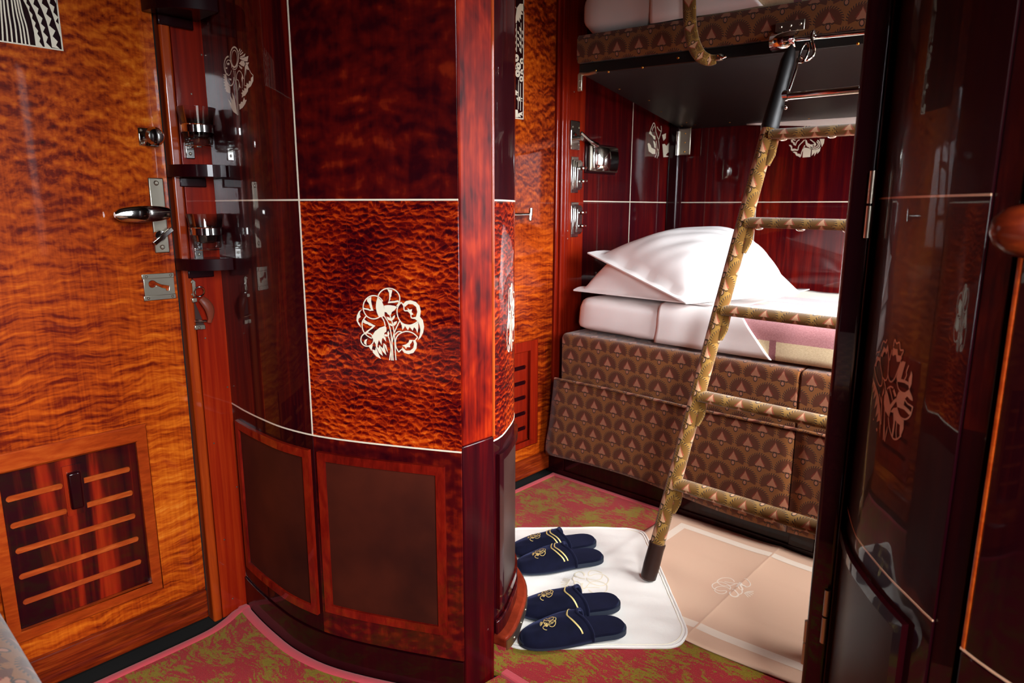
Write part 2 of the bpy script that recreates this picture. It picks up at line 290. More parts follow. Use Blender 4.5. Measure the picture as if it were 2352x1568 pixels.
def build(name, mb, mat, parent=None, bevel=0., seg=2, smooth=True, local=False, solid=0., sub=0, angle=35):
    me = bpy.data.meshes.new(name); off = np.zeros(3)
    if parent is not None and not local:
        q = parent
        while q is not None: off += np.array(q.location); q = q.parent
    V = np.array(mb.v)-off
    me.from_pydata([tuple(p) for p in V], [], mb.f); me.validate(clean_customdata=False)
    uvl = me.uv_layers.new(name='UVMap'); W = np.array(mb.v)
    for pi, p in enumerate(me.polygons):
        if pi in mb.uv and len(mb.uv[pi]) == p.loop_total:
            for k, li in enumerate(p.loop_indices): uvl.data[li].uv = mb.uv[pi][k]
        else:
            n = p.normal; ax = max(range(3), key=lambda i: abs(n[i])); ij = ((1, 2), (0, 2), (0, 1))[ax]
            for li in p.loop_indices:
                c = W[me.loops[li].vertex_index]; uvl.data[li].uv = (c[ij[0]], c[ij[1]])
    bm = bmesh.new(); bm.from_mesh(me); bmesh.ops.remove_doubles(bm, verts=bm.verts, dist=1e-6); bmesh.ops.recalc_face_normals(bm, faces=bm.faces); bm.to_mesh(me); bm.free()
    if smooth:
        me.polygons.foreach_set('use_smooth', [True]*len(me.polygons)); me.set_sharp_from_angle(angle=math.radians(angle))
    me.materials.append(mat if not isinstance(mat, str) else MAT[mat])
    o = bpy.data.objects.new(name, me); link(o, parent)
    if solid: m = o.modifiers.new('solid', 'SOLIDIFY'); m.thickness = solid; m.offset = -1
    if bevel: m = o.modifiers.new('bevel', 'BEVEL'); m.width = bevel; m.segments = seg; m.limit_method = 'ANGLE'; m.angle_limit = math.radians(40); m.harden_normals = False
    if sub: m = o.modifiers.new('sub', 'SUBSURF'); m.levels = m.render_levels = sub
    return o
def tag(o, label, cat, group=None, kind=None):
    if label: o['label'] = label
    if cat: o['category'] = cat
    if group: o['group'] = group
    if kind: o['kind'] = kind
    return o
def thing(name, loc, label, cat, group=None, rz=0.):
    o = bpy.data.objects.new(name, None); o.empty_display_size = .05; o.location = tuple(map(float, loc)); o.rotation_euler = (0, 0, rz); COL.objects.link(o)
    return tag(o, label, cat, group)
def struct(name, mb, mat, label=None, cat=None, **kw):
    o = build(name, mb, mat, **kw); o['kind'] = 'structure'
    o['label'] = label; o['category'] = cat; return o
def copy_tree(root, loc, rz, label, group):
    r = root.copy(); r.location = tuple(map(float, loc)); r.rotation_euler = (0, 0, rz); COL.objects.link(r); r['label'] = label; r['group'] = group
    for ch in list(root.children):
        c = ch.copy(); COL.objects.link(c); c.parent = r
        for g in ch.children:
            d = g.copy(); COL.objects.link(d); d.parent = c
    return r
def spline(P, n=8, closed=False):
    P = [np.array(p, float) for p in P]
    Q = ([P[-1]]+P+[P[0], P[1]]) if closed else ([2*P[0]-P[1]]+P+[2*P[-1]-P[-2]]); out = []
    for i in range(1, len(Q)-2):
        for k in range(n):
            t = k/n; a, b, c, d = Q[i-1:i+3]
            out.append(.5*((2*b)+(c-a)*t+(2*a-5*b+4*c-d)*t*t+(3*b-a-3*c+d)*t**3))
    if not closed: out.append(P[-1])
    return np.array(out)
class Curve:        # a vertical surface swept along a plan curve; (s, z, offset) -> point
    def __init__(s, pts, sign, n=12):
        s.p = spline(pts, n); s.L = np.concatenate([[0], np.cumsum(np.hypot(*np.diff(s.p, axis=0).T))]); s.len = s.L[-1]
        T = np.gradient(s.p, axis=0); T /= np.linalg.norm(T, axis=1)[:, None]; s.n = np.stack([T[:, 1], -T[:, 0]], 1)*sign
    def at(s, q, z, off=0.):
        x = [np.interp(q, s.L, s.p[:, k]) for k in (0, 1)]; n = [np.interp(q, s.L, s.n[:, k]) for k in (0, 1)]; m = math.hypot(*n)
        return np.array((x[0]+n[0]/m*off, x[1]+n[1]/m*off, z))
    def hit(s, px, py):
        d = ray(px, py); best = None
        for i in range(len(s.p)-1):
            p, q = s.p[i], s.p[i+1]; e = q-p; M = np.array([[d[0], -e[0]], [d[1], -e[1]]])
            if abs(np.linalg.det(M)) < 1e-12: continue
            t, u = np.linalg.solve(M, p-CAMP[:2])
            if -1e-6 <= u <= 1+1e-6 and t > 0 and (best is None or t < best[0]): best = (t, s.L[i]+u*np.hypot(*e), CAMP[2]+t*d[2])
        return (best[1], best[2]) if best else None
    def slab(s, mb, s0, s1, z0, z1, o0, o1, n=None):
        n = n or max(2, int((s1-s0)/.02)); S = np.linspace(s0, s1, n+1)
        F = [[s.at(q, z, o) for q in S] for z, o in ((z0, o0), (z0, o1), (z1, o1), (z1, o0), (z0, o0))]
        U = [[(q, z) for q in S] for z in (z0, z0+abs(o1-o0)*0, z1, z1, z0)]
        mb.grid(F, U)
        for q in (s0, s1): mb.add([s.at(q, z0, o0), s.at(q, z0, o1), s.at(q, z1, o1), s.at(q, z1, o0)], [(0, 1, 2, 3)])
        return mb
def ribbon(P, w):      # 2D polyline -> strip of quads
    P = np.array(P, float); T = np.gradient(P, axis=0); T /= (np.linalg.norm(T, axis=1)[:, None]+1e-12); N = np.stack([-T[:, 1], T[:, 0]], 1)
    ws = w if hasattr(w, '__len__') else [w]*len(P); ws = np.array(ws)[:, None]/2
    return P+N*ws, P-N*ws
def inlay(mb, fmap, to2d, polys=(), strokes=(), w=.0025, smooth=True, off=.0006):
    """marquetry: filled outlines and strokes, first laid out on the unrolled surface (to2d), then set into it (fmap)"""
    for p in polys:
        q = [to2d(*a) for a in p]; tri = tessellate_polygon([[Vector((a[0], a[1], 0)) for a in q]])
        mb.add([fmap(a[0], a[1], off) for a in q], [tuple(t) for t in tri])
    for st in strokes:
        ww = w
        if isinstance(st, tuple) and isinstance(st[0], list): st, ww = st
        q = [to2d(*a) for a in st]; q = spline(q, 6) if smooth and len(q) > 2 else np.array(q)
        L, R_ = ribbon(q, ww); mb.grid([[fmap(a[0], a[1], off) for a in L], [fmap(a[0], a[1], off) for a in R_]])
def arc(cx, cy, rx, ry, a0, a1, n=28): return [(cx+rx*math.cos(math.radians(a)), cy+ry*math.sin(math.radians(a))) for a in np.linspace(a0, a1, n)]
def zm(L, x0, y0, k): return [(x0+x/k, y0+y/k) for x, y in L]
def zs(S, x0, y0, k): return [((zm(p[0], x0, y0, k), p[1]) if isinstance(p, tuple) else zm(p, x0, y0, k)) for p in S]
def screw(name, pos, nrm, r, parent, mat='nickel'):
    mb = MB(); mb.lathe([(0, r*.55), (r*.6, r*.48), (r*.9, r*.2), (r, 0)], pos, nrm, 10); return build(name, mb, mat, parent)
# ------------------------------------------------------------------ the room
XW, YB, YF, ZC = 2.15, 3.06, -1.0, 2.35
ZR, ZL = 1.116, .588                # heights of the two inlaid rails round both cabins
mb = MB().box(-.2, XW+.1, YF-.1, YB+.1, -.12, -.012); struct('floor', mb, 'gap', 'dark floor boards under the carpets', 'floor')
mb = MB().box(-.2, XW+.1, YF-.1, YB+.1, ZC, ZC+.1); struct('ceiling', mb, 'ceil', 'dark brown ceiling over both cabins', 'ceiling')
mb = MB().box(-.14, -.04, YF-.1, YB+.1, -.012, ZC); wl = struct('wall_left', mb, 'dark', 'dark wooden wall carrying the two corridor doors', 'wall')
mb = MB().box(-.04, XW, YB, YB+.08, -.012, ZC); wb = struct('wall_back', mb, 'berthwood', 'deep red mahogany wall behind the berths', 'wall')
mb = MB().box(-.04, XW, YF-.08, YF, -.012, ZC); struct('wall_front', mb, 'dark', 'mahogany wall behind the near bench', 'wall')
# outer wall with the two windows (daylight comes from here)
WIN = [(-.27, .33, .84, 1.80), (1.42, 2.70, .86, 1.80)]
loops = [[(YF-.1, -.012), (YB+.1, -.012), (YB+.1, ZC), (YF-.1, ZC)]]+[[(a, c), (b, c), (b, d), (a, d)] for a, b, c, d in WIN]
mb = MB().plate(loops, lambda a, b, d: (XW+d, a, b), 0, .07); struct('wall_right', mb, 'dark', 'outer mahogany wall with two windows', 'wall')
for i, (a, b, c, d) in enumerate(WIN):
    lp = [[(a-.04, c-.04), (b+.04, c-.04), (b+.04, d+.04), (a-.04, d+.04)], [(a+.01, c+.01), (b-.01, c+.01), (b-.01, d-.01), (a+.01, d-.01)]]
    mb = MB().plate(lp, lambda u, v, q: (XW-q, u, v), 0, .018)
    w = struct('window_%d' % (i+1), mb, 'red', ['window of the near cabin', 'window of the far cabin beside the berths'][i], 'window', bevel=.004)
    build('window_pane', MB().box(XW+.02, XW+.024, a, b, c, d), 'pane', w)
# --- cabin partition shapes in plan
CA = Curve([(0, .778), (.1, .768), (.2, .764), (.29, .766), (.39, .784), (.48, .817), (.58, .864), (.67, .91), (.722, .938)], 1)
CB = Curve([(.722, 1.037), (.714, 1.07), (.69, 1.117), (.645, 1.19), (.59, 1.245), (.5, 1.293), (.4, 1.316), (.2, 1.327), (0, 1.327)], -1)
CR = Curve([(1.412, 1.216), (1.449, 1.126), (1.473, 1.082), (1.524, 1.012), (1.565, .965), (1.594, .933), (1.639, .891), (1.689, .857), (1.8, .80), (2.15, .70)], 1)
# orientation check: outward normals must face the camera side / the far cabin for CB
if CA.n[5][1] > 0: CA.n *= -1
if CB.n[-3][1] < 0: CB.n *= -1
if CR.n[3][0] > 0: CR.n *= -1
SA = CA.len
SV = .392                           # vertical inlay of the left cabinet
# ---------------- left curved cabinet
A = thing('curved_cabinet', (.35, .85, 0), 'tall curved mahogany cabinet with quilted panel and white flower, between left door and post', 'cabinet')
def slabpart(C, name, par, s0, s1, z0, z1, o0, o1, mat, bevel=.0008, n=None): return build(name, C.slab(MB(), s0, s1, z0, z1, o0, o1, n), mat, par, bevel=bevel)
slabpart(CA, 'veneer_panel', A, 0, SV, ZR, ZC, -.014, 0, 'dark')
slabpart(CA, 'veneer_panel', A, SV, SA, ZR, ZC, -.014, 0, 'upper')
slabpart(CA, 'veneer_panel', A, 0, SV, ZL, ZR, -.014, 0, 'dark')
slabpart(CA, 'quilted_panel', A, SV, SA, ZL, ZR, -.014, 0, 'quilt')['label'] = 'bright orange quilted veneer panel'
slabpart(CA, 'base_panel', A, 0, SV, .085, ZL, -.014, 0, 'lacq')
slabpart(CA, 'base_panel', A, SV, SA, .085, ZL, -.014, 0, 'flame')
slabpart(CA, 'plinth', A, 0, SA, 0, .083, -.014, .004, 'lacq')
for a, b, c, d in ((0, SA, ZR-.0018, ZR+.0018), (0, SA, ZL-.0018, ZL+.0018), (SV-.0018, SV+.0018, ZL, ZC)): build('inlay_line', CA.slab(MB(), a, b, c, d, -.001, .0007), 'ivory', A)
for q in (.51, .696): build('veneer_joint', CA.slab(MB(), q-.0003, q+.0003, ZL, ZR, -.0005, .0002, 2), 'red', A)
def kick(C, par, s0, s1, z0, z1, mat, fm='frame', w=.02):
    f = MB()
    for (a, b, c, d) in ((s0, s1, z1-w, z1), (s0, s1, z0, z0+w)): C.slab(f, a, b, c, d, 0, .009)
    for (a, b, c, d) in ((s0, s0+w, z0+w, z1-w), (s1-w, s1, z0+w, z1-w)): C.slab(f, a, b, c, d, 0, .009, 2)
    o = build('kick_frame', f, fm, par, bevel=.003, seg=2); build('kick_panel', C.slab(MB(), s0+w, s1-w, z0+w, z1-w, 0, .003), mat, o)
kick(CA, A, .040, .383, .132, .552, 'leather'); kick(CA, A, .408, .722, .150, .553, 'leather')
fA = lambda s, z, o: CA.at(s, z, o)
k = 7.127; x0, y0 = 780, 640
polys = [[(780,165),(865,185),(862,215),(850,250),(848,290),(835,300),(832,340),(815,370),(900,362),(960,350),(985,380),(930,386),(900,392),(850,395),(790,400),(808,360),(815,300),(812,230)],
 [(625,300),(690,360),(725,440),(738,540),(740,610),(690,622),(650,635),(615,560),(595,470),(602,380)],
 [(455,325),(520,295),(520,380),(540,470),(560,520),(500,525),(450,508),(400,500),(385,470),(430,482),(470,485),(500,505),(515,500),(500,465),(490,430),(480,400),(470,390),(452,365)],
 [(385,490),(320,530),(285,600),(278,680),(310,750),(360,800),(330,730),(308,700),(312,655),(350,622),(335,590),(335,550),(355,515)],
 [(405,660),(440,690),(490,715),(590,770),(560,795),(540,815),(500,840),(470,870),(440,908),(400,890),(450,850),(480,830),(540,778),(490,765),(460,742),(430,738),(385,712)],
 [(750,770),(660,800),(580,860),(525,950),(560,1000),(575,1040),(620,1110),(628,1060),(645,1000),(690,1080),(695,990),(710,965),(765,1030),(755,960),(725,930),(740,880),(768,865),(770,800)],
 [(400,1040),(415,1000),(460,980),(440,1030),(445,1090),(405,1060)],
 [(480,1110),(545,1080),(525,1180)], [(535,1155),(585,1170),(595,1120),(640,1225),(680,1310),(600,1265),(550,1210)], [(590,1060),(640,1140),(650,1085),(690,1180),(710,1262),(650,1215),(600,1120)],
 [(650,1080),(710,1140),(720,1055),(745,1150),(768,1252),(700,1180)], [(720,1050),(765,1085),(775,1130),(795,1212),(750,1130)],
 [(730,440),(780,430),(830,430),(900,442),(945,460),(900,515),(855,545),(848,580),(825,600),(790,580),(772,550),(735,540)],
 [(770,622),(820,632),(850,665),(842,690),(790,668)], [(853,660),(870,620),(908,590),(906,630),(880,670),(855,680)], [(808,725),(850,735),(872,770),(850,775),(820,755)], [(872,760),(890,710),(942,690),(935,730),(900,770)],
 [(720,915),(760,905),(795,930),(785,945),(745,942)], [(788,930),(782,882),(800,850),(817,900),(806,945)],
 [(1040,410),(1090,365),(1160,350),(1250,378),(1310,440),(1332,530),(1318,620),(1250,625),(1275,540),(1255,460),(1200,418),(1130,410),(1070,460),(1058,435)],
 [(1250,625),(1318,620),(1365,675),(1386,780),(1370,880),(1330,960),(1280,1010),(1315,920),(1325,830),(1310,760),(1285,690),(1240,640)],
 [(1065,513),(1120,510),(1113,475),(1145,502),(1190,495),(1180,545),(1212,580),(1180,592),(1168,560),(1120,528)], [(1168,640),(1250,622),(1250,640),(1200,642)],
 [(985,690),(1060,745),(1150,765),(1240,740),(1290,710),(1292,800),(1275,890),(1250,822),(1220,790),(1198,850),(1150,788),(1120,842),(1070,770),(1060,800),(1030,840),(1018,760)],
 [(1020,1160),(1060,1210),(1130,1232),(1210,1210),(1260,1140),(1268,1060),(1240,1000),(1200,1003),(1220,1060),(1210,1130),(1160,1172),(1090,1175),(1040,1130),(1030,1110)],
 [(1025,1092),(1090,1072),(1130,1040),(1145,998),(1200,1000),(1182,1040),(1150,1080),(1160,1120),(1105,1118),(1090,1150),(1068,1112)]]
strokes = [arc(808, 325, 180, 170, 185, 405), arc(560, 465, 172, 190, 30, 330), [(440,605),(385,680),(370,745),(380,820),(410,885),(460,935),(530,975)], [(690,620),(730,690),(750,770)],
 arc(455, 995, 105, 108, -70, 290), [(735,610),(800,720),(838,860),(855,1000),(868,1180),(880,1335)], [(825,590),(860,700),(890,850),(905,1000),(915,1200),(925,1330)], [(985,690),(905,860),(868,1000),(838,1200),(820,1330)],
 [(800,940),(832,1050),(845,1180),(855,1335)], [(1020,868),(960,865),(905,915)],
 [(1010,385),(960,450),(942,530),(960,630),(1010,710),(1080,750),(1170,755),(1250,720),(1290,690)], [(1010,385),(1050,440),(1062,515),(1120,528),(1165,575),(1178,635),(1240,652),(1288,690)],
 [(985,400),(1010,385)], [(970,1200),(925,1110),(920,1000),(960,920),(1040,872),(1120,862),(1210,892),(1280,955)], [(970,1200),(1020,1150)], [(1280,955),(1242,1000)]]
m = MB(); inlay(m, fA, CA.hit, [zm(p, x0, y0, k) for p in polys], zs(strokes, x0, y0, k), .0024)
build('flower_inlay', m, 'ivory', A, smooth=False)['label'] = 'white marquetry flower bouquet on the quilted panel'
# upper bouquet (behind the glasses); zoom 8.25 at (480, 90)
k = 8.25; x0, y0 = 480, 90
polys = [[(565,240),(585,175),(600,190),(582,240)],[(575,275),(620,200),(630,215),(590,275)],[(580,300),(648,235),(655,255),(600,305)],[(582,335),(640,310),(695,268),(680,330),(620,345)],[(580,350),(660,350),(752,318),(735,420),(690,420),(600,380)],
 [(575,460),(620,405),(670,415),(690,470),(670,520),(620,500)],[(570,490),(640,545),(625,572),(590,540)],[(695,440),(765,440),(745,485),(700,465)],[(690,520),(700,475),(735,480),(770,575),(740,585),(715,560),(700,700)],
 [(345,450),(395,445),(390,490),(350,490)],[(315,535),(355,532),(352,562),(318,562)],[(385,740),(430,750),(430,782),(395,775)],
 [(270,668),(330,660),(350,760),(370,870),(410,910),(410,1030),(370,1015),(320,985),(330,960),(300,930),(320,905),(285,870),(312,850),(278,815),(310,795),(275,765),(305,745),(272,710),(305,700)],
 [(370,1130),(430,1220),(405,1060),(460,1160),(440,1000),(490,1110),(515,1250),(540,1430),(470,1380),(420,1290)],
 [(640,660),(668,760),(640,740),(628,820),(620,740)],[(570,830),(615,930),(585,905),(565,980)],
 [(845,690),(845,790),(800,890),(750,930),(740,990),(690,1070),(660,1080),(625,1108),(635,1050),(612,1015),(640,1010),(635,955),(672,980),(670,925),(715,935),(712,890),(672,885),(715,870),(720,825),(755,855),(765,785),(795,800),(800,735)],
 [(670,1100),(685,1150),(720,1150),(690,1230),(640,1300),(585,1335),(580,1260),(570,1235),(600,1225),(615,1180),(640,1190)]]
strokes = [(arc(485, 340, 78, 190, -180, 200), .0035), arc(485, 365, 55, 155, 0, 360), (arc(370, 500, 78, 170, 95, 275), .0035), arc(375, 540, 58, 145, 20, 360), (arc(415, 760, 60, 120, -20, 150), .003), [(450,560),(510,570),(555,490)], [(470,590),(500,780),(525,1000),(545,1440)],
 [(500,600),(520,800),(545,1000),(560,1440)], [(530,760),(530,680),(570,600),(620,640),(640,750),(635,930)], [(530,770),(560,780),(590,880)], [(690,510),(680,700),(672,880)], [(770,580),(800,640),(845,690)]]
m = MB(); inlay(m, fA, CA.hit, [zm(p, x0, y0, k) for p in polys], zs(strokes, x0, y0, k), .0018); build('flower_inlay', m, 'ivory', A, smooth=False)['label'] = 'pale marquetry bouquet above the upper glass'
# ---------------- door post between the cabins
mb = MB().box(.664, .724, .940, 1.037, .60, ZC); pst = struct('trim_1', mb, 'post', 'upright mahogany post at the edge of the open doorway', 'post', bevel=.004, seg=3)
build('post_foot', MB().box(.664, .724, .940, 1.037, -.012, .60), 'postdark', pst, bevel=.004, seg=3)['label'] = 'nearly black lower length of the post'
build('post_glint_bead', MB().tube([(.7225, 1.0355, .60), (.7225, 1.0355, ZC)], .0045, 12), 'bead', pst)  # bead added along the post edge to catch a window highlight
# ---------------- far cabinet seen past the post
Bc = thing('washbasin_cabinet', (.35, 1.2, 0), 'curved mahogany corner cabinet just behind the post, with leather kick panel and wooden curb', 'cabinet')
slabpart(CB, 'veneer_panel', Bc, 0, CB.len, ZR, ZC, -.014, 0, 'dark')
slabpart(CB, 'veneer_panel', Bc, 0, CB.len, ZL, ZR, -.014, 0, 'quilt')
slabpart(CB, 'base_panel', Bc, 0, CB.len, .09, ZL, -.014, 0, 'dark')
for z in (ZR, ZL): build('inlay_line', CB.slab(MB(), 0, CB.len, z-.0018, z+.0018, -.001, .0007), 'ivory', Bc)
kick(CB, Bc, .012, .62, .165, .553, 'leather_dark', 'dark', .018)
build('base_moulding', CB.slab(MB(), 0, CB.len, .104, .140, 0, .010), 'dark', Bc, bevel=.004)
build('recessed_plinth', CB.slab(MB(), .02, CB.len, 0, .078, -.06, -.045), 'lacq', Bc)
build('curb', CB.slab(MB(), 0, CB.len, .076, .106, -.05, .034), 'curbwood', Bc, bevel=.006, seg=3)
f = MB(); CB.slab(f, 0, CB.len, .074, .099, .033, .0365); o = build('curb_strip', f, 'nickel', Bc)
for q in np.arange(.03, .5, .055): p = CB.at(q, .087, .0365); n = CB.at(q, .055, 1.)-CB.at(q, .055, 0); screw('screw', p, n, .004, o)
def fB(s, z, o): return CB.at(s, z, o)
tb = lambda u, v: (.128+u*.001, .852-v*.001)      # local millimetres round the motif centre
polys = [[(-8,-68),(0,-74),(6,-60),(4,-30),(-4,-35)], [(-22,-50),(-14,-62),(-10,-40),(-16,-25)], [(-40,5),(-30,-30),(-26,5),(-32,25),(-40,22)], [(-28,50),(-20,40),(-12,58),(-16,66),(-26,60)], [(8,-30),(30,-40),(40,-20),(20,0),(10,-5)], [(12,10),(36,4),(44,30),(20,40),(12,30)], [(-30,60),(-22,80),(-26,82),(-34,66)]]
strokes = [arc(-18, -40, 16, 28, 0, 360), arc(0, -50, 14, 26, 0, 360), arc(-30, 40, 18, 38, 0, 360), arc(24, 30, 24, 34, 0, 360), arc(26, -24, 24, 30, 0, 360), [(-6,-20),(0,30),(2,84)], [(-12,-16),(-8,30),(-4,84)], [(6,-10),(8,30),(7,80)], [(-26,-10),(-20,30),(-22,50)], [(-18,-8),(-14,25),(-14,46)]]
m = MB(); inlay(m, fB, tb, polys, strokes, .003); build('flower_inlay', m, 'ivory', Bc, smooth=False)
# ---------------- right jamb and right curved cabinet
mb = MB().box(1.366, 1.408, 1.205, 1.30, -.012, ZC); j = struct('trim_2', mb, 'gloss', 'lacquered jamb at right of the doorway, its shade coloured black', 'jamb', bevel=.009, seg=5)
build('jamb_bead', MB().box(1.4085, 1.4115, 1.195, 1.216, -.012, ZC), 'lacq', j, bevel=.001)
def hinge(par, x, y, z, h=.105, r=.0055):
    o = build('hinge', MB().tube([(x, y, z-h/2), (x, y, z-.002)], r, 12), 'nickel', par)
    build('hinge_knuckle', MB().tube([(x, y, z+.002), (x, y, z+h/2)], r, 12), 'nickel', o)
p = pl(1999, 470, 1, 1.197); hinge(j, p[0], 1.197, p[2]); p = pl(1896, 1415, 1, 1.197); hinge(j, p[0], 1.197, p[2]); p = pl(1848, 1480, 1, 1.204); hinge(j, 1.366, 1.212, p[2], .09, .004)
Rc = thing('curved_cabinet', (1.75, 1.05, 0), 'dark curved cabinet at the right edge, with carved kick panel, flower inlay and round wooden knob', 'cabinet')
Rc['label'] = 'dark glossy curved cabinet at the right edge with pinkish flower inlay and wooden knob'
S1, S2 = .345, .398
slabpart(CR, 'veneer_panel', Rc, 0.0, S1, ZR, ZC, -.014, 0, 'lacq'); slabpart(CR, 'veneer_panel', Rc, 0, S1, ZL, ZR, -.014, 0, 'lacq'); slabpart(CR, 'base_panel', Rc, 0, S1, 0, ZL, -.014, 0, 'lacq')
slabpart(CR, 'stile', Rc, S1+.001, S2-.014, 0, ZC, -.02, -.003, 'lacq'); slabpart(CR, 'backing', Rc, S1-.01, S2+.02, 0, ZC, -.04, -.03, 'gap')
slabpart(CR, 'door_leaf', Rc, S2+.006, CR.len, .588, ZC, -.02, .004, 'lacq', .002); slabpart(CR, 'leaf_edge_glint', Rc, S2, S2+.0055, .588, ZC, -.02, .0045, 'moulding', .0015); slabpart(CR, 'door_leaf', Rc, S2, CR.len, 0, .585, -.02, .004, 'lacq', .003)  # orange edge strip: the glint on the leaf's edge set as colour
for z in (ZR, ZL): build('inlay_line', CR.slab(MB(), 0, S1, z-.0014, z+.0014, -.001, .0007), 'brass_inlay', Rc)
build('inlay_line', CR.slab(MB(), S2, CR.len, ZL-.0014, ZL+.0014, 0, .0047), 'brass_inlay', Rc)
kick(CR, Rc, .004, .30, .12, .552, 'leather_dark', 'lacq', .018)
k = 5.6; x0, y0 = 1960, 760
polys = [[(275,450),(300,390),(310,320),(345,345),(350,395),(325,375),(310,400),(300,455)],[(355,320),(375,270),(400,200),(425,235),(450,170),(458,235),(430,300),(415,265),(400,275),(380,335)],[(505,300),(520,210),(540,230),(575,232),(580,310),(625,320),(630,350),(605,395),(565,395),(555,305),(530,310),(515,325)],
 [(560,590),(600,440),(640,385),(680,400),(640,540),(620,615),(660,625),(712,655),(715,700),(660,665),(570,650)],[(715,655),(720,610),(740,560),(752,510),(765,560),(755,680),(725,755),(715,700)],
 [(410,1020),(398,930),(405,830),(435,755),(460,850),(480,950),(520,890),(555,860),(560,900),(490,1000),(465,1110)],[(515,770),(530,740),(560,830),(540,850)],
 [(560,850),(590,775),(640,800),(690,790),(730,765),(765,850),(770,900),(735,880),(700,840),(670,870),(655,950),(720,1010),(750,1050),(725,1080),(660,1010),(570,975),(558,900)],
 [(480,1040),(520,990),(560,985),(580,1060),(625,1130),(655,1150),(650,1260),(620,1340),(600,1370),(600,1280),(605,1210),(560,1170),(545,1145),(530,1260),(515,1370),(500,1330),(522,1180),(520,1050)],
 [(250,590),(300,720),(335,850),(352,1010),(355,1200),(345,1375),(345,1150),(305,1170),(325,1050),(290,1110),(315,930),(275,1000),(305,810),(265,880),(285,750),(255,800),(270,670),(245,740),(262,640)],
 [(298,1260),(308,1240),(316,1275),(305,1295)],[(410,1420),(425,1300),(445,1215),(440,1290)],[(258,1135),(266,1120),(270,1140),(263,1150)],[(370,850),(385,780),(402,725),(398,800)]]
strokes = [[(275,460),(300,600),(340,700),(370,690),(378,590),(355,440),(352,330)],[(378,590),(415,635),(445,590),(460,420),(455,240)],[(460,400),(452,560),(480,650),(530,620),(580,500),(620,390)],[(505,240),(470,380)],[(300,310),(310,275),(340,270),(350,250)],[(365,230),(370,190),(395,130),(420,150),(440,110)],
 [(522,200),(540,110),(560,160),(600,150),(610,240),(650,250),(620,330)],[(565,650),(590,750),(660,798),(730,755)],[(720,440),(690,520),(690,570),(665,625)],[(470,720),(490,800),(510,890)],[(440,745),(480,715),(520,730)],[(668,880),(700,930),(730,950),(765,975)],[(565,980),(600,1090),(670,1135),(735,1090),(770,970)],[(455,1110),(470,1250),(510,1370),(560,1392),(620,1345)],[(565,1175),(555,1290),(558,1390)],
 [(370,850),(368,1000),(360,1200)],[(400,640),(420,750),(410,1000),(390,1400)],[(410,1030),(405,1200),(408,1420)],[(340,810),(368,930)]]
m = MB(); inlay(m, lambda s, z, o: CR.at(s, z, o), CR.hit, [zm(p, x0, y0, k) for p in polys], zs(strokes, x0, y0, k), .0022); build('flower_inlay', m, 'brass_inlay', Rc, smooth=False)
# knob on the right leaf
kp = CR.at(.447, 1.078, .004); kn = CR.at(.447, 1.064, 1.0)-CR.at(.447, 1.064, 0.); kc = kp+kn*.048
tt = np.cross(kn, (0, 0, 1)); kd = kn*.75-tt*.55 if (np.cross(kn, (0, 0, 1))@r2) > 0 else kn*.75+tt*.55; kd /= np.linalg.norm(kd); kd = kd+np.array((0, 0, .22))
o = build('knob', MB().lathe([(0, -.034), (.012, -.032), (.020, -.024), (.0245, -.010), (.0255, .004), (.0235, .018), (.018, .028), (.009, .034), (0, .0355)], kc, kd), 'knobwood', Rc); o['label'] = 'oval glossy wooden knob'
build('knob_stem', MB().tube([kp, kp+kn*.02, kc-kd*.02], [.013, .009, .010]), 'nickel', o)
# lintel over the doorway and the partition behind the right cabinet
struct('trim_3', MB().box(.722, 1.41, .98, 1.10, 2.02, ZC), 'lacq', 'dark lintel above the doorway between the cabins', 'lintel')
struct('shade_ledge', MB().box(1.47, XW-.005, 1.302, 1.86, .66, .685), 'red', 'unseen wooden ledge added under the far window to shade the mat', 'ledge', bevel=.005)  # unseen ledge, added only to throw shade on the peach mat
struct('wall_partition', MB().box(1.405, XW, 1.255, 1.30, -.012, ZC), 'berthwood', 'mahogany partition behind the right cabinet', 'wall')
